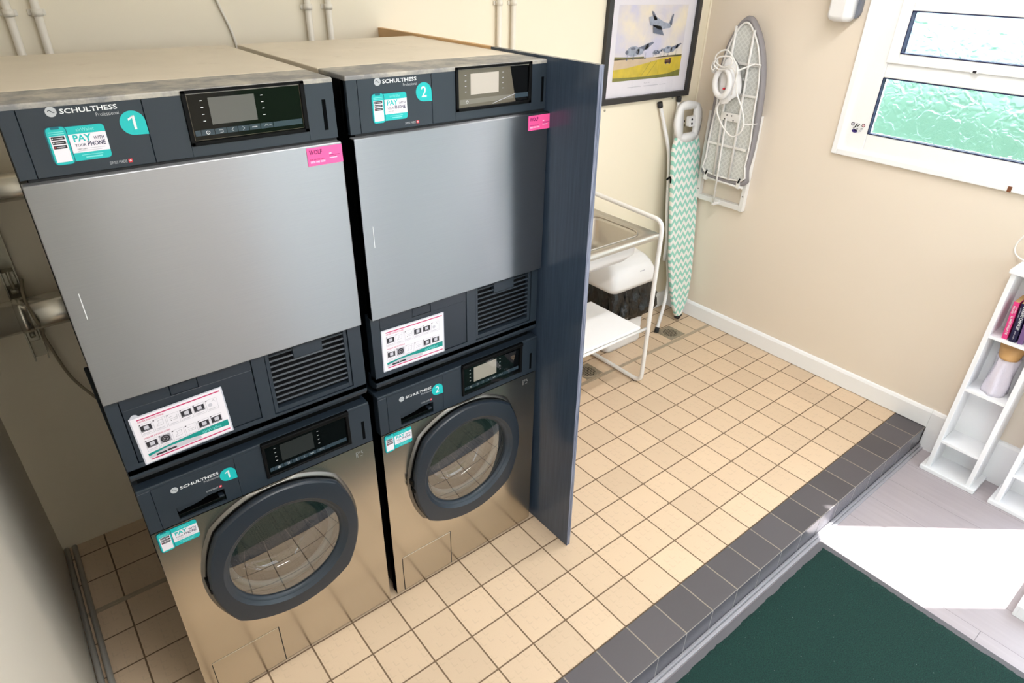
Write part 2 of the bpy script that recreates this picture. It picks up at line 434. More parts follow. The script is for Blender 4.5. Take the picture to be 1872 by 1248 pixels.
# ------------------------------------------------------------------ mesh helpers
def begin(): return bmesh.new()
def box(bm, x0, x1, y0, y1, z0, z1, mi=0, bev=0.0, seg=2, rot=None, piv=None):
    b2 = bmesh.new()
    bmesh.ops.create_cube(b2, size=1.0)
    for v in b2.verts:
        v.co = Vector(((x0+x1)/2+v.co.x*(x1-x0), (y0+y1)/2+v.co.y*(y1-y0), (z0+z1)/2+v.co.z*(z1-z0)))
    if bev:
        bmesh.ops.bevel(b2, geom=list(b2.edges), offset=bev, segments=seg, affect='EDGES', profile=0.5)
    if rot is not None:
        p = Vector(piv) if piv else Vector(((x0+x1)/2, (y0+y1)/2, (z0+z1)/2))
        bmesh.ops.transform(b2, matrix=Matrix.Translation(p) @ rot.to_4x4() @ Matrix.Translation(-p), verts=b2.verts)
    merge(bm, b2, mi)
def merge(bm, b2, mi=None):
    mp = {}
    for v in b2.verts: mp[v] = bm.verts.new(v.co)
    for f in b2.faces:
        try:
            g = bm.faces.new([mp[v] for v in f.verts])
        except ValueError: continue
        g.material_index = f.material_index if mi is None else mi
        g.smooth = f.smooth
    b2.free()
def fillet(pts, r, n=6, closed=False):
    pts = [Vector(p) for p in pts]; out = []
    L = len(pts)
    for i, p in enumerate(pts):
        if not closed and i in (0, L-1): out.append(p); continue
        a = pts[i-1]; b = pts[(i+1) % L]
        da = (a-p); db = (b-p)
        if da.length < 1e-6 or db.length < 1e-6: continue
        rr = min(r, da.length*0.45, db.length*0.45)
        A = p+da.normalized()*rr; B = p+db.normalized()*rr
        for k in range(n+1):
            t = k/n
            out.append(A*(1-t)**2 + p*2*t*(1-t) + B*t*t)
    return out
def spline(pts, n=8, closed=False):
    pts = [Vector(p) for p in pts]; L = len(pts); out = []
    rng = range(L if closed else L-1)
    for i in rng:
        p0 = pts[(i-1) % L] if (closed or i > 0) else pts[0]
        p1 = pts[i]; p2 = pts[(i+1) % L]
        p3 = pts[(i+2) % L] if (closed or i+2 < L) else pts[-1]
        for k in range(n):
            t = k/n
            out.append(0.5*((2*p1)+(-p0+p2)*t+(2*p0-5*p1+4*p2-p3)*t*t+(-p0+3*p1-3*p2+p3)*t**3))
    if not closed: out.append(pts[-1])
    return out
def tube(bm, pts, r, seg=10, mi=0, closed=False, caps=True):
    pts = [Vector(p) for p in pts]
    L = len(pts)
    rad = r if isinstance(r, (list, tuple)) else [r]*L
    T = []
    for i in range(L):
        a = pts[i-1] if (i > 0 or closed) else pts[i]
        b = pts[(i+1) % L] if (i < L-1 or closed) else pts[i]
        t = (b-a); T.append(t.normalized() if t.length > 1e-9 else Vector((0, 0, 1)))
    n = T[0].orthogonal().normalized()
    rings = []
    for i in range(L):
        if i > 0:
            q = T[i-1].rotation_difference(T[i]); n = q @ n
            n = (n - T[i]*n.dot(T[i])).normalized()
        b = T[i].cross(n)
        rings.append([bm.verts.new(pts[i]+(n*math.cos(2*PI*k/seg)+b*math.sin(2*PI*k/seg))*rad[i]) for k in range(seg)])
    for i in range(L if closed else L-1):
        A = rings[i]; B = rings[(i+1) % L]
        off = 0
        if closed and i == L-1:
            off = min(range(seg), key=lambda o: (A[0].co-B[o].co).length)
        for k in range(seg):
            f = bm.faces.new((A[k], A[(k+1) % seg], B[(k+1+off) % seg], B[(k+off) % seg])); f.smooth = True; f.material_index = mi
    if caps and not closed:
        for rg, rev in ((rings[0], True), (rings[-1], False)):
            f = bm.faces.new(list(reversed(rg)) if rev else rg); f.material_index = mi
def prism(bm, outline, fmap, d0, d1, mi=0, bev=0.0):
    """outline: 2D list; fmap(u, v, d) -> Vector"""
    b2 = bmesh.new()
    A = [b2.verts.new(fmap(u, v, d0)) for u, v in outline]
    B = [b2.verts.new(fmap(u, v, d1)) for u, v in outline]
    n = len(outline)
    fa = b2.faces.new(A); fb = b2.faces.new(list(reversed(B)))
    for i in range(n):
        b2.faces.new((A[i], B[i], B[(i+1) % n], A[(i+1) % n]))
    if bev:
        ed = list(fa.edges) + list(fb.edges)
        bmesh.ops.bevel(b2, geom=ed, offset=bev, segments=2, affect='EDGES', profile=0.5)
    bmesh.ops.recalc_face_normals(b2, faces=b2.faces)
    merge(bm, b2, mi)
def loft(bm, loops, mi=0, close=True, cap0=False, cap1=False, smooth=True):
    rings = [[bm.verts.new(Vector(p)) for p in lp] for lp in loops]
    n = len(rings[0])
    for i in range(len(rings)-1):
        for k in range(n if close else n-1):
            f = bm.faces.new((rings[i][k], rings[i][(k+1) % n], rings[i+1][(k+1) % n], rings[i+1][k]))
            f.smooth = smooth; f.material_index = mi
    if cap0: f = bm.faces.new(list(reversed(rings[0]))); f.material_index = mi
    if cap1: f = bm.faces.new(rings[-1]); f.material_index = mi
def cyl(bm, p0, p1, r, seg=20, mi=0, r2=None):
    tube(bm, [p0, p1], [r, r2 if r2 is not None else r], seg, mi)
def rrect(x0, x1, y0, y1, r, n=4):
    pts = []
    for cx, cy, a0 in ((x1-r, y1-r, 0), (x0+r, y1-r, 90), (x0+r, y0+r, 180), (x1-r, y0+r, 270)):
        for k in range(n+1):
            a = math.radians(a0+90*k/n); pts.append((cx+r*math.cos(a), cy+r*math.sin(a)))
    return pts
ROOTLOC = {}
def link(name, bm, mats, parent=None, smooth_angle=None, uv=False, recalc=True):
    me = bpy.data.meshes.new(name)
    off = Vector(ROOTLOC.get(parent.name, (0, 0, 0))) if parent else Vector((0, 0, 0))
    if recalc: bmesh.ops.recalc_face_normals(bm, faces=bm.faces)
    if uv:
        lay = bm.loops.layers.uv.new('UVMap')
        for f in bm.faces:
            for l in f.loops: l[lay].uv = (l.vert.co.x, l.vert.co.z)
    if off.length: bmesh.ops.translate(bm, verts=bm.verts, vec=-off)
    bm.to_mesh(me); bm.free()
    o = bpy.data.objects.new(name, me); C.objects.link(o)
    for m in (mats if isinstance(mats, (list, tuple)) else [mats]): me.materials.append(m)
    if parent:
        o.parent = parent; ROOTLOC[o.name] = tuple(off)
    return o
def tag(o, label, cat, group=None, kind=None):
    if label: o['label'] = label
    if cat: o['category'] = cat
    if group: o['group'] = group
    if kind: o['kind'] = kind
    return o
def root(name, loc, label, cat, group=None):
    o = bpy.data.objects.new(name, None); C.objects.link(o); o.location = loc; o.empty_display_size = 0.1
    ROOTLOC[o.name] = tuple(loc)
    return tag(o, label, cat, group)
def struct(name, bm, mats, **k):
    o = link(name, bm, mats, **k); o['kind'] = 'structure'; return o
def textmesh(s, bold=0.0):
    cu = bpy.data.curves.new('txt', 'FONT'); cu.body = s; cu.size = 1.0; cu.offset = bold; cu.resolution_u = 2
    ob = bpy.data.objects.new('txt', cu); C.objects.link(ob)
    dg = bpy.context.evaluated_depsgraph_get(); dg.update()
    me = ob.evaluated_get(dg).to_mesh()
    V = [(v.co.x, v.co.y) for v in me.vertices]; F = [tuple(p.vertices) for p in me.polygons]
    ob.evaluated_get(dg).to_mesh_clear()
    bpy.data.objects.remove(ob); bpy.data.curves.remove(cu)
    return V, F
TXT = {}
class Decal:
    """flat printed artwork built up in thin layers; fmap(u, v, h) -> Vector"""
    def __init__(s, fmap, h0=0.0005):
        s.bm = bmesh.new(); s.f = fmap; s.h = h0; s.mats = []
    def mi(s, m):
        if m not in s.mats: s.mats.append(m)
        return s.mats.index(m)
    def up(s, d=0.00025): s.h += d
    def poly(s, pts, m):
        try:
            f = s.bm.faces.new([s.bm.verts.new(s.f(u, v, s.h)) for u, v in pts]); f.material_index = s.mi(m)
        except ValueError: pass
    def rect(s, x0, x1, y0, y1, m): s.poly([(x0, y0), (x1, y0), (x1, y1), (x0, y1)], m)
    def rr(s, x0, x1, y0, y1, r, m): s.poly(rrect(x0, x1, y0, y1, r), m)
    def disc(s, cx, cy, r, m, n=24, ry=None):
        s.poly([(cx+r*math.cos(2*PI*k/n), cy+(ry or r)*math.sin(2*PI*k/n)) for k in range(n)], m)
    def line(s, p, q, w, m):
        p = Vector(p); q = Vector(q); d = (q-p); n = Vector((-d.y, d.x)).normalized()*w/2
        s.poly([tuple(p+n), tuple(p-n), tuple(q-n), tuple(q+n)], m)
    def text(s, t, x0, y0, w, h, m, bold=0.0, shear=0.0):
        key = (t, bold)
        if key not in TXT: TXT[key] = textmesh(t, bold)
        V, F = TXT[key]
        if not V: return
        xs = [v[0] for v in V]; ys = [v[1] for v in V]
        ax, bx, ay, by = min(xs), max(xs), min(ys), max(ys)
        P = [(x0+(x-ax)/(bx-ax)*w, y0+(y-ay)/(by-ay)*h) for x, y in V]
        vs = [s.bm.verts.new(s.f(u+shear*(v-y0), v, s.h)) for u, v in P]
        k = s.mi(m)
        for f in F:
            try: g = s.bm.faces.new([vs[i] for i in f]); g.material_index = k
            except ValueError: pass
    def done(s, name, parent=None, base=None):
        # base: outline that gets a real back and thickness
        return link(name, s.bm, s.mats, parent, recalc=False)
def frontmap(x0, y=0.0):
    return lambda u, v, h: Vector((x0+u, y-h, v))

# ------------------------------------------------------------------ setting
XR, XL, YB = 2.69, -0.89, 0.975      # right wall, left wall, back wall
ZF = -0.125                          # lower floor
bm = begin(); box(bm, XL, XR, -0.60, YB, -0.16, 0.0); struct('floor', bm, M['tile'])
bm = begin(); box(bm, XL, XR, -0.75, -0.60, -0.16, 0.0, 0, bev=0.004, seg=2)
o = struct('trim_1', bm, [M['edge_top'], M['edge_front']])
for p in o.data.polygons:
    if abs(p.normal.y) > 0.6: p.material_index = 1
bm = begin(); box(bm, XL, XR, FRONT, -0.75, -0.2, ZF); struct('floor_lower', bm, M['plank'])
# beading along the foot of the step
bm = begin()
box(bm, -0.85, XR, -0.762, -0.75, ZF, ZF+0.022, 0, bev=0.003)
box(bm, -0.85, XR, -0.776, -0.762, ZF, ZF+0.010, 0, bev=0.003)
struct('trim_2', bm, mat('grey_beading', (160, 158, 164), 0.3, var=0.05))
bm = begin(); box(bm, XL-0.1, XR+0.1, YB, YB+0.1, -0.2, 2.62); struct('wall_back', bm, M['wall'])
bm = begin(); box(bm, XL-0.1, XL, -1.945, YB, -0.2, 2.62); box(bm, XL-0.1, XL, FRONT-0.1, -3.0, -0.2, 2.62); box(bm, XL-0.1, XL, -3.0, -1.945, 2.1, 2.62); box(bm, XL-0.1, XL, -3.0, -1.945, -0.2, ZF); struct('wall_left', bm, mat('left_wall_paint', (214, 206, 192), 0.55, var=0.02, scale=2))
# right wall with window, doorway and a far opening added for brightness
WY0, WY1, WZ0, WZ1 = 0.075, -1.08, 1.235, 2.06
DY0, DY1, DZ1 = -1.49, -2.13, 2.135
bm = begin()
def wr(y0, y1, z0, z1): box(bm, XR, XR+0.12, min(y0, y1), max(y0, y1), z0, z1)
wr(YB, WY0, -0.2, 2.62); wr(WY0, WY1, -0.2, WZ0); wr(WY0, WY1, WZ1, 2.62); wr(WY1, DY0, -0.2, 2.62)
wr(DY0, DY1, DZ1, 2.62); wr(DY1, -2.72, -0.2, 2.62); wr(-2.72, -3.26, -0.2, ZF); wr(-2.72, -3.26, 2.15, 2.62); wr(-3.26, FRONT, -0.2, 2.62)
wr(DY0, DY1, -0.2, ZF)
struct('wall_right', bm, M['wall_r'])
bm = begin()
OX0, OX1, OZ1 = 0.75, 2.66, 2.25
def wf(x0, x1, z0, z1): box(bm, x0, x1, FRONT-0.1, FRONT, z0, z1)
wf(XL-0.1, OX0, -0.2, 2.62); wf(OX1, XR+0.12, -0.2, 2.62); wf(OX0, OX1, OZ1, 2.62); wf(OX0, OX1, -0.2, ZF)
struct('wall_front', bm, M['wall'])
bm = begin(); box(bm, XL-0.1, XR+0.12, FRONT-0.1, YB+0.1, 2.62, 2.7); struct('ceiling', bm, M['ceil'])
# skirting
bm = begin()
prof = [(0, 0.003), (0.016, 0.003), (0.016, 0.088), (0.010, 0.100), (0.0, 0.104)]
prism(bm, prof, lambda u, v, d: Vector((XR-u, d, v)), -0.752, YB)
prism(bm, [(0, ZF), (0.016, ZF), (0.016, 0.088), (0.010, 0.100), (0, 0.104)], lambda u, v, d: Vector((XR-u, d, v)), DY0+0.04, -0.753)
struct('baseboard_right', bm, M['white'])
bm = begin()
prism(bm, prof, lambda u, v, d: Vector((d, YB-u, v)), 1.0, XR-0.017)
struct('baseboard_back', bm, M['white'])
# metal runner at the foot of the left wall
bm = begin()
tube(bm, [(-0.878, -0.6, 0.010), (-0.878, 0.96, 0.010)], 0.0095, 8)
tube(bm, [(-0.852, -0.6, 0.010), (-0.852, 0.96, 0.010)], 0.0095, 8)
struct('trim_3', bm, M['trim_metal'])
# strip let into the platform tiles
bm = begin(); box(bm, XL, XR-0.018, 0.580, 0.602, -0.002, 0.0015); box(bm, XL, XR-0.018, 0.589, 0.592, -0.002, 0.003)
struct('trim_4', bm, mat('worn_aluminium_strip', (178, 162, 140), 0.45, 0.2, var=0.15, scale=30))
# corner bead
bm = begin(); tube(bm, [(XR-0.004, YB-0.004, 0.10), (XR-0.004, YB-0.004, 2.6)], 0.006, 8); struct('trim_5', bm, M['wall'])
# dark line between skirting and tiles left as a real gap: shadow bead
# door frame in right wall (out of view, throws the sun patch)
bm = begin()
box(bm, XR-0.01, XR+0.13, DY0, DY0+0.05, ZF, DZ1+0.05, 0); box(bm, XR-0.01, XR+0.13, DY1-0.05, DY1, ZF, DZ1+0.05, 0)
box(bm, XR-0.01, XR+0.13, DY1, DY0, DZ1, DZ1+0.05, 0)
struct('door_1', bm, M['upvc'])
bm = begin(); box(bm, XR-0.005, XR+0.125, -2.75, -2.72, ZF, 2.15); box(bm, XR-0.005, XR+0.125, -3.26, -3.23, ZF, 2.15); box(bm, XR-0.005, XR+0.125, -3.23, -2.75, 2.12, 2.15); struct('added_opening', bm, M['upvc'])  # frame of the unseen opening added to brighten the right dryer's reflection
bm = begin()
box(bm, XL-0.105, XL+0.005, -1.99, -1.945, ZF, 2.1); box(bm, XL-0.105, XL+0.005, -3.0, -2.955, ZF, 2.1); box(bm, XL-0.105, XL+0.005, -2.955, -1.99, 2.055, 2.1)
struct('door_3', bm, M['upvc'])
bm = begin()
box(bm, OX0-0.05, OX0, FRONT-0.11, FRONT+0.01, ZF, OZ1+0.05); box(bm, OX1, OX1+0.05, FRONT-0.11, FRONT+0.01, ZF, OZ1+0.05)
box(bm, OX0, OX1, FRONT-0.11, FRONT+0.01, OZ1, OZ1+0.05); box(bm, 1.65, 1.71, FRONT-0.09, FRONT-0.03, ZF, OZ1)
struct('door_2', bm, M['upvc'])
# window
def build_window():
    bm = begin(); X0 = XR-0.022
    y0, y1, z0, z1 = 0.100, -1.10, 1.214, 2.08
    t = 0.028
    box(bm, X0, XR, y0-t, y0, z0, z1, 0, bev=0.003); box(bm, X0, XR, y1, y1+t, z0, z1, 0, bev=0.003)
    box(bm, X0, XR, y1+t, y0-t, z0, z0+t, 0, bev=0.003); box(bm, X0, XR, y1+t, y0-t, z1-t, z1, 0, bev=0.003)
    w = struct('window_1', bm, M['white'])
    bm = begin()
    X1, X2 = XR-0.004, XR+0.05
    a0, a1, c0, c1 = 0.075, -1.08, 1.235, 2.06
    py0, py1 = -0.043, -0.98
    def fr(ya, yb, za, zb, xa=X1, bev=0.004): box(bm, xa, X2, min(ya, yb), max(ya, yb), za, zb, 0, bev=bev)
    fr(a0, py0, c0, c1); fr(py1, a1, c0, c1)
    fr(py0, py1, c0, 1.330); fr(py0, py1, 1.584, 1.655); 
    fr(py0, py1, 1.93, c1)
    f = link('window_frame', bm, M['upvc'], w)
    bm = begin()
    xs = XR-0.016
    s0, s1 = -0.038, -1.0
    for ya, yb, za, zb in ((s0, -0.090, 1.648, 1.94), (-0.93, s1, 1.648, 1.94), (-0.090, -0.93, 1.648, 1.690), (-0.090, -0.93, 1.862, 1.94)):
        box(bm, xs, XR+0.03, min(ya, yb), max(ya, yb), za, zb, 0, bev=0.003)
    link('opening_sash', bm, M['upvc'], w)
    bm = begin()
    for ya, yb, za, zb, xx in ((-0.043, -0.98, 1.330, 1.584, XR-0.006), (-0.090, -0.93, 1.690, 1.862, XR-0.018)):
        g = 0.004
        for a, b_, c_, d_ in ((ya, ya-g, za, zb), (yb+g, yb, za, zb), (ya, yb, za, za+g), (ya, yb, zb-g, zb)):
            box(bm, xx, XR+0.024, min(a, b_), max(a, b_), c_, d_)
    link('glazing_seal', bm, mat('navy_gasket', (22, 28, 70), 0.5), w)
    bm = begin(); box(bm, XR+0.012, XR+0.020, -0.976, -0.047, 1.334, 1.580); link('pane', bm, M['frost'], w)
    bm = begin(); box(bm, XR+0.010, XR+0.018, -0.926, -0.094, 1.694, 1.858); link('pane', bm, M['frost'], w)
    bm = begin(); box(bm, XR-0.022, XR-0.002, -0.42, -0.39, 1.646, 1.658, 0, bev=0.003); box(bm, XR-0.026, XR-0.020, -0.415, -0.402, 1.648, 1.657, 1)
    link('latch', bm, [M['upvc'], M['ink']], w)
build_window()
# ground outdoors and the greenery seen through glass and in reflections
bm = begin()
box(bm, -14, XL-0.1, -16, 8, -0.32, -0.22); box(bm, XR+0.12, 14, -16, 8, -0.32, -0.22); box(bm, XL-0.1, XR+0.12, -16, FRONT-0.1, -0.32, -0.22)
struct('ground', bm, M['paving'])
def hedge(name, x0, x1, y0, y1, h, label, seed, mm='hedge'):
    r = random.Random(seed); bm = begin()
    b2 = bmesh.new(); bmesh.ops.create_cube(b2, size=1.0)
    bmesh.ops.subdivide_edges(b2, edges=b2.edges, cuts=14, use_grid_fill=True)
    for v in b2.verts:
        n = v.co.normalized()
        v.co = Vector(((x0+x1)/2+v.co.x*(x1-x0), (y0+y1)/2+v.co.y*(y1-y0), (v.co.z+0.5)*h)) + n*r.uniform(-0.06, 0.10)
        v.co.z -= 0.25
    merge(bm, b2)
    for f in bm.faces: f.smooth = True
    return tag(link(name, bm, M[mm]), label, 'hedge')
hedge('hedge', 5.6, 6.6, -9, 6, 1.35, 'clipped green hedge outside behind the frosted window', 1, 'hedge_w')
hedge('hedge', -2.0, 5.2, -6.4, -5.4, 1.9, 'tall green hedge across the paving in front, mirrored in the steel doors', 2)
hedge('hedge', -3.3, -2.5, -3.98, 1.0, 2.0, 'green hedge outside the left doorway, mirrored in the dark partition', 3)
def backdrop():  # house-shaped block added outside to dim the glare in the upper pane
    t = root('backdrop', (10.0, -0.5, -0.22), 'pale grey outbuilding beyond the hedge, added to dim the view through the frosted window', 'scenery')
    bm = begin(); box(bm, 8.6, 11.6, -7, 6, -0.22, 2.3); link('wall', bm, mat('pale_render', (176, 180, 188), 0.8), t)
    bm = begin(); prism(bm, [(8.3, 2.25), (11.9, 2.25), (10.1, 3.3)], lambda u, v, d: Vector((u, d, v)), -7.2, 6.2); link('roof', bm, mat('grey_slates', (190, 194, 204), 0.7), t)
backdrop()
bm = begin(); box(bm, -4.6, -4.3, -9, 2, -0.22, 2.2); tag(link('garden_wall', bm, M['ceil']), 'white rendered garden wall outside the left doorway', 'wall')

# ------------------------------------------------------------------ unseen ceiling battens, added as fill light for the room
def fill_batten(x, y, label, power):
    t = root('fill_batten', (x, y, 2.62), label, 'fill light', 'added fill battens')
    bm = begin(); box(bm, x-0.62, x+0.62, y-0.06, y+0.06, 2.585, 2.62, 0, bev=0.006); link('housing', bm, M['white'], t)
    me = bpy.data.materials.new('fill_diffuser'); me.use_nodes = True
    b = me.node_tree.nodes['Principled BSDF']; b.inputs['Emission Color'].default_value = (1, 0.97, 0.93, 1); b.inputs['Emission Strength'].default_value = 6
    bm = begin(); box(bm, x-0.6, x+0.6, y-0.05, y+0.05, 2.555, 2.584, 0, bev=0.01); link('diffuser', bm, me, t)
    a = area('fill_lamp', (x, y, 2.54), (0, 0, 0), 1.2, 0.1, power, (1, 0.98, 0.96)); 
fill_batten(0.2, -1.35, 'added white fill batten over the step in front of the machines', 28)
fill_batten(1.6, -0.4, 'added white fill batten over the tiled platform near the sink', 17)

# ------------------------------------------------------------------ machine artwork
def emblem(d, cx, cz, r):
    d.disc(cx, cz, r, M['print_grey']); d.up()
    pts = [(-0.55, 0.25), (-0.25, 0.42), (0.05, 0.2), (0.3, -0.05), (0.6, -0.1)]
    for i in range(4):
        d.line((cx+pts[i][0]*r, cz+pts[i][1]*r-0.1*r), (cx+pts[i+1][0]*r, cz+pts[i+1][1]*r-0.1*r), r*0.14, M['slate'])
def drop(d, cx, cz, r, num):
    pts = [(cx+r*math.cos(math.radians(a)), cz+r*math.sin(math.radians(a))) for a in range(0, 271, 9)] + [(cx+r*1.05, cz-r*1.05)]
    d.poly(pts, M['teal']); d.up(0.0004)
    if num == '1':
        w = r*0.20
        d.rect(cx+0.02*r, cx+0.02*r+w, cz-0.55*r, cz+0.6*r, M['print_white'])
        d.poly([(cx+0.02*r+w*0.5, cz+0.6*r), (cx-0.32*r, cz+0.38*r), (cx-0.32*r, cz+0.2*r), (cx+0.02*r, cz+0.4*r)], M['print_white'])
    else:
        d.text(num, cx-0.32*r, cz-0.55*r, 0.66*r, 1.15*r, M['print_white'], 0.01)
def phone_card(parent, fmap, x, z, w, h, label=None):
    """teal card 'airWallet / PAY WITH YOUR PHONE' behind a drawn phone; (x, z) lower left, size w x h"""
    d = Decal(fmap, 0.0006)
    T = lambda u: x+u*w
    Z = lambda v: z+v*h
    d.rr(T(0.02), T(1.0), Z(0.05), Z(0.97), 0.10*h, M['teal_d']); d.up(0.0001)
    d.rr(T(0.03), T(0.995), Z(0.06), Z(0.96), 0.10*h, M['teal']); d.up()
    d.rect(T(0.03), T(0.995), Z(0.27), Z(0.76), M['paper']); d.up()
    d.text('airWallet', T(0.52), Z(0.82), w*0.30, h*0.09, M['teal_l'], 0.01)
    d.text('PAY', T(0.44), Z(0.56), w*0.30, h*0.18, M['teal'], 0.03)
    d.text('WITH', T(0.77), Z(0.57), w*0.18, h*0.09, M['navy'], 0.01)
    d.text('YOUR', T(0.44), Z(0.43), w*0.18, h*0.07, M['navy'], 0.01)
    d.text('PHONE', T(0.65), Z(0.42), w*0.30, h*0.12, M['navy'], 0.02)
    d.text('NEW USER?', T(0.46), Z(0.345), w*0.16, h*0.035, M['ink'])
    d.rect(T(0.64), T(0.92), Z(0.355), Z(0.37), M['paperg']); d.rect(T(0.46), T(0.86), Z(0.305), Z(0.32), M['paperg'])
    d.rect(T(0.50), T(0.86), Z(0.19), Z(0.21), M['teal_l']); d.rect(T(0.56), T(0.84), Z(0.12), Z(0.155), M['teal_l'])
    # phone
    d.rr(T(0.03), T(0.375), Z(0.0), Z(1.0), 0.11*h, M['teal_d']); d.up()
    d.rr(T(0.045), T(0.36), Z(0.015), Z(0.985), 0.10*h, M['teal']); d.up()
    d.rr(T(0.13), T(0.27), Z(0.93), Z(0.995), 0.02*h, M['teal_d'])
    d.rect(T(0.08), T(0.325), Z(0.85), Z(0.87), M['teal_l']); d.rect(T(0.08), T(0.325), Z(0.80), Z(0.82), M['teal_l'])
    d.rect(T(0.075), T(0.33), Z(0.08), Z(0.76), M['paper']); d.up()
    for k in range(3):
        zz = 0.66-k*0.115
        d.rr(T(0.095), T(0.31), Z(zz), Z(zz+0.085), 0.012*h, M['ink'])
    d.up()
    for k in range(3):
        zz = 0.66-k*0.115
        d.disc(T(0.115), Z(zz+0.042), 0.018*h, M['red'] if k == 2 else M['print_white'], 10)
        d.rect(T(0.14), T(0.28), Z(zz+0.035), Z(zz+0.05), M['paperg'])
    return d.done('payment_sticker', parent)
def swiss(d, x, z):
    d.text('SWISS MADE', x, z, 0.030, 0.0055, M['print_grey'])
    d.rect(x+0.0325, x+0.0395, z-0.0008, z+0.0062, M['red']); d.up()
    d.rect(x+0.0354, x+0.0366, z+0.0005, z+0.0049, M['print_white']); d.rect(x+0.0338, x+0.0382, z+0.0021, z+0.0033, M['print_white'])
def power_icon(d, cx, cz, r, m):
    for k in range(14):
        a0 = math.radians(60-k*300/14-0); a1 = math.radians(60-(k+1)*300/14)
        d.line((cx+r*math.cos(a0), cz+r*math.sin(a0)), (cx+r*math.cos(a1), cz+r*math.sin(a1)), r*0.28, m)
    d.rect(cx-r*0.13, cx+r*0.13, cz, cz+r*1.25, m)
def display_art(d, L, z0, z1, lcdmat, stripmat, dashm, icons=True):
    """artwork on a display glass; L = local x of glass left, glass is 0.234 wide"""
    H = z1-z0; W = 0.234
    k = H/0.093
    d.rect(L+0.040, L+0.134, z0+0.029*k, z0+0.082*k, lcdmat)
    d.rect(L+0.003, L+W-0.003, z0+0.009*k, z0+0.0205*k, stripmat)
    for q in range(4):
        zz = z0+(0.037+0.0133*q)*k
        d.rect(L+0.0235, L+0.0285, zz, zz+0.0012, dashm); d.rect(L+0.147, L+0.152, zz, zz+0.0012, dashm)
    d.up()
    for xs in (0.0145, 0.0415, 0.066, 0.089, 0.113, 0.137, 0.165):
        d.rect(L+xs-0.0005, L+xs+0.0005, z0+0.009*k, z0+0.0205*k, M['black'])
    if icons:
        power_icon(d, L+0.028, z0+0.0145*k, 0.0034, M['print_white'])
        c = z0+0.0148*k
        g = M['print_grey']
        d.line((L+0.050, c+0.002), (L+0.058, c+0.002), 0.0008, g); d.line((L+0.058, c+0.002), (L+0.058, c-0.003), 0.0008, g); d.line((L+0.052, c-0.003), (L+0.058, c-0.003), 0.0008, g)
        d.line((L+0.080, c+0.0035), (L+0.076, c), 0.0008, g); d.line((L+0.076, c), (L+0.080, c-0.0035), 0.0008, g)
        d.line((L+0.099, c+0.0035), (L+0.103, c), 0.0008, g); d.line((L+0.103, c), (L+0.099, c-0.0035), 0.0008, g)
        d.line((L+0.119, c), (L+0.130, c), 0.002, g)
        d.line((L+0.146, c-0.001), (L+0.150, c+0.003), 0.0008, g); d.line((L+0.150, c+0.003), (L+0.154, c-0.001), 0.0008, g); d.line((L+0.155, c), (L+0.161, c), 0.0008, g)

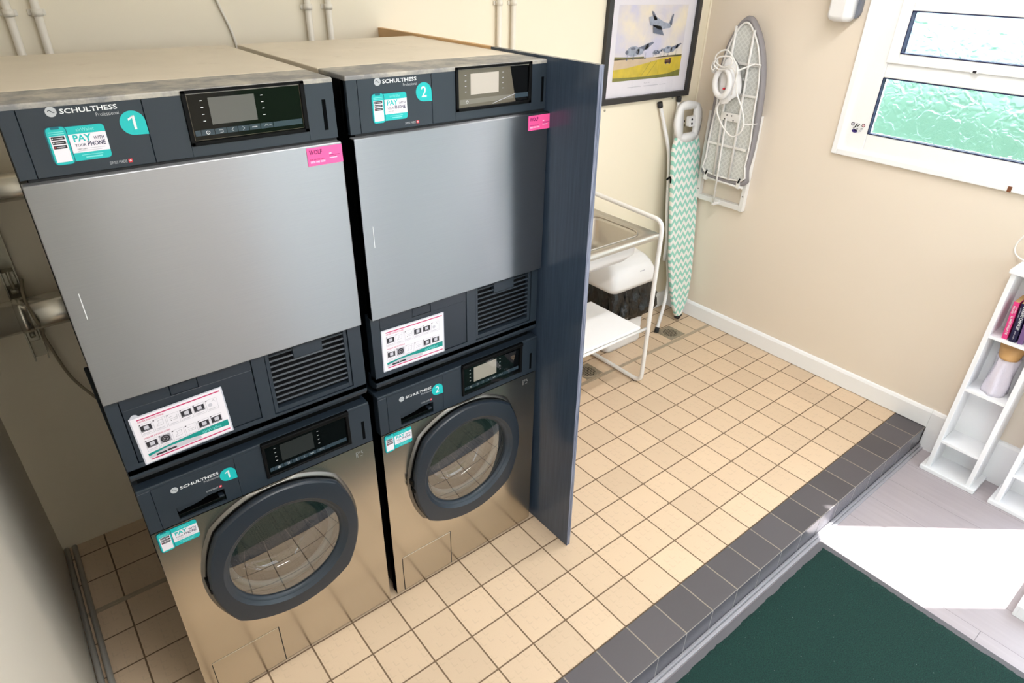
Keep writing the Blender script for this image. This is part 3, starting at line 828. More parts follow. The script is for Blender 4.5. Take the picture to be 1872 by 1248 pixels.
def instruction_sheet(parent, x, z, w, h, rot, xr0, yfront):
    """laminated sheet; (x, z) lower-left corner in machine-local coordinates"""
    ca, sa = math.cos(rot), math.sin(rot)
    f = lambda u, v, hh: Vector((xr0+x+u*ca-v*sa, yfront-0.001-hh, z+u*sa+v*ca))
    bm0 = begin(); prism(bm0, rrect(-0.003, w+0.003, -0.003, h+0.003, 0.002), lambda u, v, d: f(u, v, d), -0.0006, 0.0)
    s = link('instruction_sheet', bm0, M['laminate'], parent)
    s['label'] = 'white laminated instruction sheet taped under the dryer door'
    if rot > 0:
        bt = begin(); prism(bt, [(0.010+0.009*math.cos(k*PI/10), h+0.001+0.009*math.sin(k*PI/10)) for k in range(20)], lambda u, v, d: f(u, v, d), -0.0008, -0.0004); link('clear_tab', bt, M['laminate'], s)
    d = Decal(f, 0.0003)
    d.rect(0, w, 0, h, M['paper']); d.up()
    d.rect(0.012, w-0.004, h-0.0085, h-0.0055, M['magenta']); d.rect(0.012, w-0.004, 0.006, 0.009, M['magenta'])
    d.text('DRYER INSTRUCTIONS', 0.013, h-0.0155, 0.056, 0.0042, M['magenta'], 0.008)
    d.text('WASHER INSTRUCTIONS', 0.013, h*0.515, 0.058, 0.0042, M['magenta'], 0.008)
    cw = (w-0.024)/6.0
    def cell(cx, cz, kind):
        a, b = cw*0.90, 0.032
        for r_ in ((cx, cx+a, cz, cz+0.0005), (cx, cx+a, cz+b-0.0005, cz+b), (cx, cx+0.0005, cz, cz+b), (cx+a-0.0005, cx+a, cz, cz+b)):
            d.rect(*r_, M['paperg2'])
        d.disc(cx+0.0025, cz+b-0.002, 0.0016, M['ink'], 10)
        d.rect(cx+0.003, cx+a-0.005, cz+0.0045, cz+0.0053, M['paperg2']); d.rect(cx+0.003, cx+a-0.009, cz+0.0025, cz+0.0033, M['paperg'])
        if kind == 'd':
            d.rect(cx+0.0015, cx+a-0.0015, cz+0.010, cz+0.027, M['ink']); h_ = d.h; d.up()
            d.rect(cx+a*0.33, cx+a*0.72, cz+0.0145, cz+0.0245, M['paperg']); d.rect(cx+0.003, cx+a-0.003, cz+0.0115, cz+0.0125, M['paperg2']); d.h = h_
        elif kind == 'w':
            d.rect(cx+0.0015, cx+a-0.0015, cz+0.008, cz+0.030, M['paperg2']); h_ = d.h; d.up()
            d.disc(cx+a/2, cz+0.019, 0.0102, M['ink']); d.up(); d.disc(cx+a/2, cz+0.019, 0.0066, M['paperg2']); d.up(); d.disc(cx+a/2, cz+0.019, 0.0056, M['ink']); d.up()
            d.disc(cx+a/2-0.002, cz+0.0195, 0.0016, M['paper'], 8); d.disc(cx+a/2+0.003, cz+0.0175, 0.0012, M['paperg'], 8); d.h = h_
        elif kind == 'p':
            d.line((cx+a*0.2, cz+0.012), (cx+a*0.45, cz+0.020), 0.0007, M['paperg2']); d.line((cx+a*0.45, cz+0.020), (cx+a*0.40, cz+0.026), 0.0007, M['paperg2'])
            d.line((cx+a*0.40, cz+0.026), (cx+a*0.8, cz+0.027), 0.0007, M['paperg2']); d.line((cx+a*0.8, cz+0.027), (cx+a*0.75, cz+0.013), 0.0007, M['paperg2'])
            d.line((cx+a*0.2, cz+0.012), (cx+a*0.75, cz+0.013), 0.0007, M['paperg2']); d.line((cx+a*0.3, cz+0.018), (cx+a*0.7, cz+0.019), 0.0006, M['paperg'])
        elif kind == 'h':
            d.line((cx+a*0.2, cz+0.024), (cx+a*0.5, cz+0.024), 0.0008, M['paperg2']); d.line((cx+a*0.2, cz+0.018), (cx+a*0.8, cz+0.019), 0.0008, M['paperg2'])
            d.disc(cx+a*0.3, cz+0.0135, 0.0010, M['ink'], 8); d.line((cx+a*0.45, cz+0.0135), (cx+a*0.8, cz+0.0135), 0.0008, M['paperg2']); d.line((cx+a*0.8, cz+0.0135), (cx+a*0.86, cz+0.026), 0.0008, M['paperg2'])
        elif kind == 'b':
            d.disc(cx+a*0.35, cz+0.016, 0.005, M['paperg']); d.line((cx+a*0.55, cz+0.024), (cx+a*0.7, cz+0.028), 0.0008, M['paperg2']); d.line((cx+a*0.7, cz+0.028), (cx+a*0.85, cz+0.021), 0.0008, M['paperg2'])
    for i, k in enumerate(('d', 'p', 'h', 'd', 'd', 'b')): cell(0.012+i*cw, h*0.56+0.005, k)
    for i, k in enumerate(('d', 'w', 'p', 'h', 'd', 'd')): cell(0.012+i*cw, h*0.235, k)
    up = [(0.012, 0.034), (0.06, 0.034), (0.10, 0.037), (w-0.045, 0.046), (w-0.004, 0.052), (w-0.004, 0.034)]
    # teal swoosh with a pale lower one
    sw = [(0.010, 0.026), (0.05, 0.031), (0.09, 0.034), (0.13, 0.037), (w-0.004, 0.0385), (w-0.004, 0.020), (0.15, 0.020), (0.10, 0.024), (0.06, 0.0245), (0.010, 0.018)]
    d.up()
    top = [(0.010, 0.0255), (0.05, 0.029), (0.09, 0.032), (0.13, 0.0345), (w-0.004, 0.0365)]
    low = [(w-0.004, 0.019), (0.13, 0.021), (0.09, 0.0245), (0.05, 0.0245), (0.010, 0.018)]
    for i in range(4):
        d.poly([low[4-i], low[3-i], top[i+1], top[i]], M['teal_s'])
    for i in range(4):
        a, b_ = low[4-i], low[3-i]
        d.poly([(a[0], 0.0115), (b_[0], 0.0115), b_, a], M['paperg'] if i < 3 else M['paper'])
    d.up()
    d.text('airWallet', w-0.068, 0.0225, 0.046, 0.0085, M['teal_l'], 0.006)
    d.rr(0.026, 0.049, 0.0125, 0.0175, 0.0008, M['ink']); d.rr(0.051, 0.072, 0.0135, 0.0185, 0.0008, M['ink'])
    d.rect(0.027, 0.060, 0.0205, 0.0213, M['paperg2'])
    d.done('printed_page', s)

def wolf_sticker(parent, xl, z0, yf, x0):
    d = Decal(frontmap(x0, yf), 0.0006)
    W, H = 0.086, 0.041
    d.rect(xl, xl+W, z0, z0+H, M['pink']); d.up()
    d.text('WOLF', xl+0.005, z0+H-0.0155, 0.031, 0.0105, M['plum'], 0.03)
    d.text('FOR SERVICE CALL', xl+0.006, z0+0.0125, 0.034, 0.0032, M['plum'], 0.01)
    d.text('0800 840 0000', xl+0.006, z0+0.006, 0.036, 0.0050, M['pink_l'], 0.03)
    d.rect(xl+0.053, xl+0.059, z0+0.0225, z0+0.0250, M['pink_l']); d.rect(xl+0.053, xl+0.079, z0+0.0190, z0+0.0200, M['plum'])
    d.rect(xl+0.054, xl+0.070, z0+0.0165, z0+0.0173, M['plum']); d.rect(xl+0.053, xl+0.072, z0+0.0125, z0+0.0145, M['pink_l'])
    return d.done('service_sticker', parent)

# ------------------------------------------------------------------ tumble dryer
def framed_recess(bm, x0, x1, z0, z1, y, depth, mi=0):
    pass
def plate_with_hole(bm, x0, x1, z0, z1, hx0, hx1, hz0, hz1, y0, y1, mi=0, inner=None):
    box(bm, x0, hx0, y0, y1, z0, z1, mi); box(bm, hx1, x1, y0, y1, z0, z1, mi)
    box(bm, hx0, hx1, y0, y1, z0, hz0, mi)
    if hz1 < z1: box(bm, hx0, hx1, y0, y1, hz1, z1, mi)

def dryer(x0, w, num, label, lcdmode):
    X1 = x0+w
    t = root('tumble_dryer', (x0+w/2, 0.36, 0.885), label, 'tumble dryer', None)
    F = frontmap(x0)
    bm = begin()
    box(bm, x0+0.011, X1-0.003, 0.030, 0.72, 0.925, 1.768, 0)
    box(bm, x0+0.012, X1-0.012, 0.030, 0.70, 0.885, 0.925, 0)
    # rounded lower lip under the fascia
    pr_ = [(0.0, 0.0)]
    lip = [(0.000, 0.935), (0.0, 0.927), (0.006, 0.915), (0.018, 0.908), (0.035, 0.905), (0.05, 0.905), (0.05, 0.95), (0.0, 0.95)]
    prism(bm, lip, lambda u, v, d: Vector((d, u, v)), x0, X1, 1)
    link('body', bm, [M['blackm'], M['slate']], t)
    # lid
    bm = begin()
    box(bm, x0-0.001, X1+0.001, 0.145, 0.722, 1.762, 1.778, 0, bev=0.002)
    box(bm, x0-0.001, X1+0.001, 0.000, 0.144, 1.766, 1.778, 1, bev=0.003)
    link('top_panel', bm, [M['top'], M['lid']], t)
    # control fascia with a sunk display
    dx0, dx1, dz0, dz1 = x0+0.302, x0+0.556, 1.668, 1.776
    bm = begin()
    z0, z1 = 1.646, 1.768
    for a, b_ in ((x0, x0+0.0275), (x0+0.0285, x0+0.2295), (x0+0.2305, dx0)):
        box(bm, a, b_, 0.0, 0.03, z0, z1, 0, bev=0.0008, seg=1)
    box(bm, dx1, X1, 0.0, 0.03, z0, z1, 0, bev=0.0008, seg=1)
    box(bm, dx0, dx1, 0.0, 0.03, z0, dz0, 0)
    box(bm, x0, X1, 0.012, 0.031, z0, z1, 1)
    fas = link('control_fascia', bm, [M['slate'], M['seam']], t)
    bm = begin()
    # black frame, rising to a lip round the glass
    box(bm, dx0, dx1, 0.004, 0.012, dz0, dz1, 0, bev=0.001, seg=1)
    box(bm, dx0, dx0+0.008, -0.004, 0.012, dz0, dz1, 0, bev=0.001, seg=1); box(bm, dx1-0.010, dx1, -0.004, 0.012, dz0, dz1, 0, bev=0.001, seg=1)
    box(bm, dx0, dx1, -0.004, 0.012, dz0, dz0+0.008, 0, bev=0.001, seg=1); box(bm, dx0, dx1, -0.004, 0.012, dz1-0.006, dz1, 0, bev=0.001, seg=1)
    disp = link('display', bm, [M['blackm']], t)
    bm = begin(); box(bm, dx0+0.009, dx0+0.243, 0.0005, 0.004, dz0+0.0085, dz1-0.0065, 0)
    link('display_glass', bm, M['black'], disp)
    d = Decal(frontmap(x0, 0.0005), 0.0004)
    gz0, gz1 = dz0+0.0095, 1.770
    L = 0.3115
    if lcdmode == 'bare':
        for r_ in ((L, L+0.234, gz0, gz0+0.0007), (L, L+0.234, gz1-0.0007, gz1), (L, L+0.0007, gz0, gz1), (L+0.2333, L+0.234, gz0, gz1)): d.rect(*r_, M['filmbrown'])
        d.up(); display_art(d, L, gz0, gz1, M['lcd'], M['strip'], M['print_white'])
    else:
        d.poly([(L-0.006, gz0-0.004), (L+0.190, gz0-0.001), (L+0.168, gz1+0.003), (L-0.006, gz1+0.003)], M['filmbrown']); d.up()
        k = (gz1-gz0)/0.093
        d.rect(L+0.038, L+0.130, gz0+0.029*k, gz0+0.081*k, M['lcd2'])
        d.poly([(L+0.004, gz0+0.006), (L+0.182, gz0+0.008), (L+0.179, gz0+0.019), (L+0.004, gz0+0.019)], M['strip2'])
        for q in range(4):
            zz = gz0+0.037+0.0133*q
            d.rect(L+0.0195, L+0.0245, zz, zz+0.0012, M['paperg']); d.rect(L+0.142, L+0.147, zz, zz+0.0012, M['paperg'])
        d.up()
        power_icon(d, L+0.026, gz0+0.0125, 0.0034, M['print_white'])
        d.line((L+0.11, gz0+0.001), (L+0.19, gz0+0.020), 0.0012, M['paperg'])
        d.rect(L+0.186, L+0.236, gz0+0.008, gz0+0.020, M['strip'])
    d.done('display_markings', disp)
    # card slot
    bm = begin(); box(bm, x0+0.5935, x0+0.6025, -0.0004, 0.004, 1.666, 1.733, 0); link('card_slot', bm, M['hole'], fas)
    # printing
    d = Decal(F, 0.0004)
    emblem(d, 0.0805, 1.7595, 0.0090)
    d.text('SCHULTHESS', 0.0935, 1.7545, 0.0935, 0.0090, M['print_white'], 0.02)
    d.text('Professional', 0.149, 1.7445, 0.038, 0.0066, M['print_grey'])
    d.done('brand_lettering', fas); d = Decal(F, 0.0004); swiss(d, 0.149, 1.6545); d.done('origin_lettering', fas)
    d = Decal(F, 0.0005); drop(d, 0.2065, 1.7265, 0.0225, num); s = d.done('number_sticker', fas)
    s['label'] = 'teal drop sticker with a white ' + num
    phone_card(fas, F, 0.058, 1.665, 0.099, 0.069)
    # steel door
    bm = begin(); box(bm, x0-0.001, X1-0.001, -0.016, 0.010, 1.150, 1.640, 0, bev=0.0025, seg=2)
    door = link('door', bm, M['steel'], t, uv=True); door['label'] = 'brushed steel loading door'
    bm = begin(); box(bm, x0+0.026, x0+0.0275, -0.0168, -0.014, 1.360, 1.418, 0); link('door_mark', bm, M['print_white'], door)
    wolf_sticker(door, 0.536, 1.594, -0.0165, x0)
    bm = begin(); box(bm, x0+0.013, X1-0.003, 0.004, 0.031, 1.138, 1.652, 0); link('door_gasket', bm, M['seam'], t)
    # lower fascia: filter flap and vent
    bm = begin()
    zf0, zf1 = 0.935, 1.152
    fx0, fx1, fz0 = x0+0.027, x0+0.325, 0.963
    vx0, vx1, vz0 = x0+0.358, x0+0.586, 0.957
    box(bm, x0, fx0, 0.0, 0.03, zf0, zf1, 0); box(bm, fx1, vx0, 0.0, 0.03, zf0, zf1, 0); box(bm, vx1, X1, 0.0, 0.03, zf0, zf1, 0)
    box(bm, fx0, fx1, 0.0, 0.03, zf0, fz0, 0); box(bm, vx0, vx1, 0.0, 0.03, zf0, vz0, 0)
    box(bm, x0+0.012, X1-0.004, 0.022, 0.0312, zf0, zf1, 1)
    link('lower_fascia', bm, [M['slate'], M['seam']], t)
    bm = begin(); hx0, hx1 = x0+0.134, x0+0.197
    box(bm, fx0+0.0018, fx1-0.0018, 0.0015, 0.021, fz0+0.0018, 1.112, 0, bev=0.001, seg=1)
    box(bm, fx0+0.0018, hx0, 0.0015, 0.021, 1.112, 1.150, 0, bev=0.0005, seg=1); box(bm, hx1, fx1-0.0018, 0.0015, 0.021, 1.112, 1.150, 0, bev=0.0005, seg=1)
    box(bm, hx0+0.001, hx1-0.001, 0.0025, 0.020, 1.113, 1.139, 0, bev=0.001, seg=1)
    link('filter_flap', bm, M['slate2'], t)
    # vent grille
    bm = begin()
    g = 0.012
    box(bm, vx0+0.0018, vx0+g, 0.003, 0.021, vz0+0.0018, 1.150, 0, bev=0.001, seg=1); box(bm, vx1-g, vx1-0.0018, 0.003, 0.021, vz0+0.0018, 1.150, 0, bev=0.001, seg=1)
    box(bm, vx0+g, vx1-g, 0.003, 0.021, vz0+0.0018, 0.972, 0); box(bm, vx0+g, vx1-g, 0.003, 0.021, 1.138, 1.150, 0)
    n = 10
    for k in range(n):
        zc = 0.978+k*(1.136-0.978)/n+0.008
        rt = Matrix.Rotation(math.radians(-32), 3, 'X')
        segs = ((vx0+g, vx1-g),) if k < n-2 else ((vx0+g, vx0+0.075), (vx0+0.155, vx1-g))
        for a, b_ in segs: box(bm, a, b_, 0.0045, 0.016, zc-0.0022, zc+0.0022, 0, rot=rt)
    box(bm, vx0+0.075, vx0+0.155, 0.003, 0.02, 1.104, 1.140, 0, bev=0.001, seg=1)
    link('vent_grille', bm, M['slate'], t)
    return t

# ------------------------------------------------------------------ washing machine
def door_r(a, base=1.0):
    q = (math.degrees(a) + 45) % 90 - 45
    ax_ = 0.2235 if abs(math.cos(a)) > abs(math.sin(a)) else 0.2395
    return (ax_ + (0.2475-ax_)*(abs(q)/45)**2.2)*base
def washer(x0, w, num, label, peel):
    X1 = x0+w
    t = root('washing_machine', (x0+w/2, 0.36, 0.0), label, 'washing machine', None)
    cx, cz = x0+0.310, 0.497
    bm = begin()
    # open-fronted case
    box(bm, x0+0.011, x0+0.015, 0.030, 0.70, 0.014, 0.876, 0); box(bm, X1-0.004, X1, 0.030, 0.70, 0.014, 0.876, 0)
    box(bm, x0+0.011, X1, 0.695, 0.70, 0.014, 0.876, 0); box(bm, x0+0.011, X1, 0.030, 0.70, 0.014, 0.020, 0)
    box(bm, x0, X1, 0.0, 0.70, 0.872, 0.8845, 1, bev=0.003)
    for a, b_ in ((x0+0.03, 0.06), (X1-0.07, 0.06), (x0+0.03, 0.62), (X1-0.07, 0.62)):
        cyl(bm, (a+0.02, b_+0.02, 0.0), (a+0.02, b_+0.02, 0.016), 0.02, 14, 0)
    link('body', bm, [M['blackm'], M['slate']], t)
    # control fascia
    dx0, dx1, dz0, dz1 = x0+0.302, x0+0.556, 0.764, 0.872
    pxa, pxb, pza, pzb = x0+0.072, x0+0.191, 0.7505, 0.790
    bm = begin(); z0, z1 = 0.742, 0.874
    box(bm, x0, x0+0.0295, 0.0, 0.03, z0, z1, 0, bev=0.0008, seg=1)
    plate_with_hole(bm, x0+0.0305, x0+0.2295, z0, z1, pxa, pxb, pza, pzb, 0.0, 0.03, 0)
    box(bm, x0+0.2305, dx0, 0.0, 0.03, z0, z1, 0); box(bm, dx1, X1, 0.0, 0.03, z0, z1, 0); box(bm, dx0, dx1, 0.0, 0.03, z0, dz0, 0)
    box(bm, x0+0.001, X1-0.001, 0.028, 0.034, z0, z1, 1)
    fas = link('control_fascia', bm, [M['slate'], M['seam']], t)
    # soap drawer pocket with its pull
    bm = begin()
    box(bm, pxa, pxb, 0.024, 0.027, pza, pzb, 1)
    prism(bm, [(0.0, 0.0265), (0.004, 0.022), (0.014, 0.026), (0.040, 0.0275), (0.056, 0.030), (0.074, 0.036), (0.082, 0.0378), (0.0, 0.0378)],
          lambda u, v, d: Vector((pxa+0.001+u, d, pza+0.001+v)), 0.002, 0.010, 2, bev=0.001)
    box(bm, pxa+0.001, pxb-0.001, 0.004, 0.024, pza+0.001, pza+0.013, 3, bev=0.001)
    box(bm, pxb-0.016, pxb-0.002, 0.004, 0.022, pza+0.010, pza+0.018, 2, bev=0.002)
    link('soap_drawer', bm, [M['slate'], M['black'], M['slate2'], M['black']], t)
    # display
    bm = begin()
    box(bm, dx0, dx1, 0.004, 0.012, dz0, dz1+0.010, 0, bev=0.001, seg=1)
    box(bm, dx0, dx0+0.008, -0.006, 0.012, dz0, dz1+0.012, 0, bev=0.002, seg=2); box(bm, dx1-0.010, dx1, -0.006, 0.012, dz0, dz1+0.012, 0, bev=0.002, seg=2)
    box(bm, dx0, dx1, -0.004, 0.012, dz0, dz0+0.006, 0, bev=0.001, seg=1); box(bm, dx0, dx1, -0.010, 0.012, dz1-0.002, dz1+0.012, 0, bev=0.003, seg=2)
    disp = link('display', bm, [M['blackm']], t)
    bm = begin(); box(bm, dx0+0.009, dx0+0.243, 0.0005, 0.004, dz0+0.0065, dz1-0.003, 0)
    link('display_glass', bm, M['black'], disp)
    d = Decal(frontmap(x0, 0.0005), 0.0004)
    gz0, gz1 = dz0+0.007, dz1-0.003
    L = 0.3115
    if not peel:
        display_art(d, L, gz0, gz1, M['lcd3'], M['strip'], M['print_white'])
        d.rect(L, L+0.234, gz1-0.0025, gz1-0.0015, M['filmbrown'])
    else:
        display_art(d, L, gz0, gz1, M['lcd2'], M['strip'], M['print_white'])
    d.done('display_markings', disp)
    if peel:
        # clear protective film curling off the glass
        bm = begin(); rows = []
        nx, nz = 22, 10
        for i in range(nx+1):
            u = i/nx; rowv = []
            for j in range(nz+1):
                v = j/nz
                xx = x0+L-0.004+u*0.205
                lift = 0.003 + 0.030*max(0, u-0.62)**1.0*(0.6+0.8*v) + 0.004*math.sin(u*9+v*5)*u
                zz = gz0-0.002+v*(gz1-gz0+0.004) + 0.006*math.sin(u*7)*u
                rowv.append(bm.verts.new((xx-0.01*max(0, u-0.8)*v, -lift, zz)))
            rows.append(rowv)
        for i in range(nx):
            for j in range(nz):
                f = bm.faces.new((rows[i][j], rows[i+1][j], rows[i+1][j+1], rows[i][j+1])); f.smooth = True
        fl_ = link('peeling_film', bm, M['film'], disp); fl_['label'] = 'clear protective film peeling off the display'
    bm = begin(); box(bm, x0+0.5935, x0+0.6025, -0.0004, 0.004, 0.759, 0.824, 0); link('card_slot', bm, M['hole'], fas)
    d = Decal(frontmap(x0), 0.0004)
    emblem(d, 0.080, 0.8475, 0.0090)
    d.text('SCHULTHESS', 0.0935, 0.8430, 0.0935, 0.0088, M['print_white'], 0.02)
    d.text('Professional', 0.149, 0.8335, 0.038, 0.0064, M['print_grey'])
    d.done('brand_lettering', fas); d = Decal(frontmap(x0), 0.0004); swiss(d, 0.148, 0.800); d.done('origin_lettering', fas)
    d = Decal(frontmap(x0), 0.0005); drop(d, 0.2085, 0.831, 0.0205, num); s = d.done('number_sticker', fas)
    s['label'] = 'teal drop sticker with a white ' + num
    # steel front with round opening, pressed ring
    bm = begin()
    n = 96; zb, zt = 0.014, 0.739
    angs = [2*PI*k/n for k in range(n)]
    def rectpt(a):
        dx, dz = math.cos(a), math.sin(a)
        tx = ((X1-cx) if dx > 0 else (cx-x0))/max(abs(dx), 1e-6); tz = ((zt-cz) if dz > 0 else (cz-zb))/max(abs(dz), 1e-6)
        s_ = min(tx, tz); return (cx+dx*s_, 0.0, cz+dz*s_)
    corners = []
    loops = [[(cx+math.cos(a)*0.19, 0.035, cz+math.sin(a)*0.19) for a in angs],
             [(cx+math.cos(a)*0.20, 0.004, cz+math.sin(a)*0.20) for a in angs],
             [(cx+math.cos(a)*door_r(a)*0.97, 0.0, cz+math.sin(a)*door_r(a)*0.97) for a in angs],
             [(cx+math.cos(a)*(door_r(a)+0.004), 0.002, cz+math.sin(a)*(door_r(a)+0.004)) for a in angs],
             [(cx+math.cos(a)*(door_r(a)+0.006), -0.009, cz+math.sin(a)*(door_r(a)+0.006)) for a in angs],
             [(cx+math.cos(a)*min(door_r(a)+0.010, 0.5), -0.010, cz+math.sin(a)*min(door_r(a)+0.010, zt-cz+0.06)) for a in angs]]
    # outer flat plate as its own fan, so the pressed ring can sit over the edge
    A = angs
    fan_in = [(cx+math.cos(a)*0.19, 0.0, cz+math.sin(a)*0.19) for a in A]
    rp = [rectpt(a) for a in A]
    # snap nearest points to the corners
    for qx, qz in ((x0, zb), (X1, zb), (x0, zt), (X1, zt)):
        k = min(range(n), key=lambda i: (rp[i][0]-qx)**2+(rp[i][2]-qz)**2); rp[k] = (qx, 0.0, qz)
    loft(bm, [[(p[0], 0.03, p[2]) for p in fan_in], fan_in, rp, [(p[0], 0.03, p[2]) for p in rp]], 0, smooth=False)
    front = link('front_panel', bm, M['steel_w'], t, uv=True); front['label'] = 'brushed stainless steel front'
    bm = begin()
    def ringloop(dr, y):
        out = []
        for a in A:
            r_ = door_r(a)+dr
            zz = cz+math.sin(a)*r_
            out.append((cx+math.cos(a)*r_, y, zz))
        return out
    loft(bm, [ringloop(-0.006, 0.0), ringloop(-0.004, -0.005), ringloop(-0.001, -0.0065), ringloop(0.003, -0.0055), ringloop(0.008, -0.002), ringloop(0.011, 0.0004)], 0)
    for v in bm.verts:
        if v.co.z > 0.7385: v.co.z = 0.7385
        if v.co.x < x0+0.002: v.co.x = x0+0.002
    link('door_surround', bm, M['steel_ring'], front)
    # etched icon
    d = Decal(frontmap(x0), 0.0004)
    ex, ez = 0.566, 0.700
    for p, q in (((0, 0), (0, 0.020)), ((0, 0.020), (0.012, 0.020)), ((0.018, 0.014), (0.018, 0.021)), ((0.004, 0.0), (0.004, 0.014)), ((0.004, 0.014), (0.012, 0.017)), ((0.012, 0.003), (0.020, 0.003)), ((0.015, 0.017), (0.022, 0.010))):
        d.line((ex+p[0], ez+p[1]), (ex+q[0], ez+q[1]), 0.0009, M['print_grey'])
    d.done('etched_icon', front)
    phone_card(front, frontmap(x0), 0.006, 0.668, 0.100, 0.068)
    # kick flap: thin dark joints
    bm = begin(); kx0, kx1, kz = x0+0.032, x0+0.235, 0.178
    box(bm, kx0, kx1, -0.0016, 0.0, 0.014, kz, 0, bev=0.0008, seg=1)
    kf = link('kick_flap', bm, M['steel_w'], t, uv=True)
    for ja, jb, jz in ((kx1, kx1+0.0022, kz), (kx0-0.0012, kx0, kz-0.006)):
        bm = begin(); box(bm, ja, jb, -0.0018, 0.0, 0.014, jz, 0); link('flap_joint', bm, M['seam'], kf)
    # porthole door
    bm = begin()
    def lp(fr, y): return [(cx+math.cos(a)*fr(a), y, cz+math.sin(a)*fr(a)) for a in A]
    bl = lambda k, r: (lambda a: door_r(a)*k+r*(1-k))
    # side wall, rolled edge, flat face, chamfer, inner wall (separate strips keep the edges crisp)
    loft(bm, [lp(lambda a: door_r(a)*0.95, -0.004), lp(lambda a: door_r(a)*0.99, -0.012), lp(lambda a: door_r(a), -0.023)], 0)
    loft(bm, [lp(lambda a: door_r(a), -0.023), lp(lambda a: door_r(a)-0.001, -0.029), lp(lambda a: door_r(a)-0.006, -0.0335)], 0)
    loft(bm, [lp(lambda a: door_r(a)-0.006, -0.0335), lp(bl(0.5, 0.186), -0.0350), lp(lambda a: 0.187, -0.0350)], 0)
    loft(bm, [lp(lambda a: 0.187, -0.0350), lp(lambda a: 0.177, -0.0270)], 1)
    loft(bm, [lp(lambda a: 0.177, -0.0270), lp(lambda a: 0.168, -0.0235), lp(lambda a: 0.166, -0.018)], 1)
    loft(bm, [lp(lambda a: 0.166, -0.018), lp(lambda a: 0.164, -0.008), lp(lambda a: door_r(a)*0.95, -0.004)], 0)
    dr = link('door', bm, [M['slate2'], M['slate']], t); dr['label'] = 'slate-coloured round porthole door'
    bm = begin()
    loops = []
    for r_, y in ((0.1665, -0.018), (0.150, -0.0205), (0.12, -0.0235), (0.08, -0.026), (0.04, -0.0272), (0.005, -0.0275)):
        loops.append([(cx+math.cos(a)*r_, y, cz+math.sin(a)*r_) for a in A[::2]])
    loft(bm, loops, 0, cap1=True)
    link('door_glass', bm, M['doorglass'], dr)
    bm = begin(); loops = []
    for r_, y in ((0.1635, -0.014), (0.157, 0.0), (0.150, 0.030), (0.146, 0.055), (0.130, 0.075), (0.10, 0.085), (0.05, 0.088), (0.004, 0.089)):
        loops.append([(cx+math.cos(a)*r_, y, cz+math.sin(a)*r_) for a in A[::2]])
    loft(bm, loops, 0, cap1=True)
    link('glass_bowl', bm, M['bowl'], dr)
    bm = begin()
    tube(bm, [(cx+math.cos(a)*0.160, 0.028+0.0*a, cz+math.sin(a)*0.160) for a in A[::2]], 0.010, 8, 0, closed=True)
    loft(bm, [[(cx+math.cos(a)*r_, y, cz+math.sin(a)*r_) for a in A[::2]] for r_, y in ((0.19, 0.034), (0.172, 0.028), (0.166, 0.045), (0.185, 0.060), (0.215, 0.062))], 0)
    link('door_seal', bm, mat('grey_door_seal', (120, 122, 124), 0.5), t)
    bm = begin()
    loft(bm, [[(cx+math.cos(a)*r_, y, cz+math.sin(a)*r_) for a in A[::2]] for r_, y in ((0.205, 0.064), (0.24, 0.085), (0.243, 0.40), (0.23, 0.42), (0.02, 0.44))], 0, cap1=True)
    link('drum', bm, M['drum'], t)
    # hinge and catch peeping out on the handle side
    bm = begin(); box(bm, cx-0.226, cx-0.206, -0.030, 0.0, cz-0.020, cz-0.004, 0, bev=0.002); box(bm, cx-0.228, cx-0.208, -0.026, 0.0, cz+0.006, cz+0.030, 0, bev=0.002)
    link('door_catch', bm, M['blackm'], dr)
    return t

washer(-0.622, 0.624, '1', 'stainless washing machine with teal number 1 sticker, below the left dryer', False)
washer(0.031, 0.624, '2', 'stainless washing machine with teal number 2 sticker, beside the dark partition', True)
d1 = dryer(-0.622, 0.624, '1', 'steel-door tumble dryer with teal number 1 sticker, stacked at the left', 'bare')
d2 = dryer(0.034, 0.612, '2', 'steel-door tumble dryer with teal number 2 sticker, beside the dark partition', 'film')
instruction_sheet(d1, 0.043, 0.955, 0.203, 0.131, math.radians(2.0), -0.622, 0.0)
instruction_sheet(d2, 0.029, 0.968, 0.206, 0.131, math.radians(-0.8), 0.034, 0.0)

# ------------------------------------------------------------------ partition board beside the machines
def partition():
    t = root('partition_panel', (0.69, 0.38, 0.0), 'tall dark slate plywood partition standing right of the machines', 'partition')
    def xs(z, side): return (0.700 if side else 0.6825) + (-0.036)*z/1.785
    def slab(name, y0, y1, mats, rough_edge=True, z0=0.001):
        bm = begin(); H = 1.785
        vs = {}
        for i, side in enumerate((0, 1)):
            for y in (y0, y1):
                for z in (z0, H): vs[(side, y, z)] = bm.verts.new((xs(z, side), y, z))
        q = lambda *k: [vs[a] for a in k]
        fs = [q((0, y0, z0), (0, y1, z0), (0, y1, H), (0, y0, H)), q((1, y0, z0), (1, y0, H), (1, y1, H), (1, y1, z0)),
              q((0, y0, z0), (0, y0, H), (1, y0, H), (1, y0, z0)), q((0, y1, z0), (1, y1, z0), (1, y1, H), (0, y1, H)),
              q((0, y0, H), (0, y1, H), (1, y1, H), (1, y0, H)), q((0, y0, z0), (1, y0, z0), (1, y1, z0), (0, y1, z0))]
        for i, f in enumerate(fs):
            g = bm.faces.new(f); g.material_index = 1 if i in (2,) else 0
        return link(name, bm, mats, t)
    a = slab('painted_board', -0.203, 0.262, [M['board'], M['ply']]); a['label'] = 'slate-painted front board'
    b = slab('raw_board', 0.263, YB-0.001, [M['raw'], M['raw']]); b['label'] = 'unpainted timber at the back'
partition()

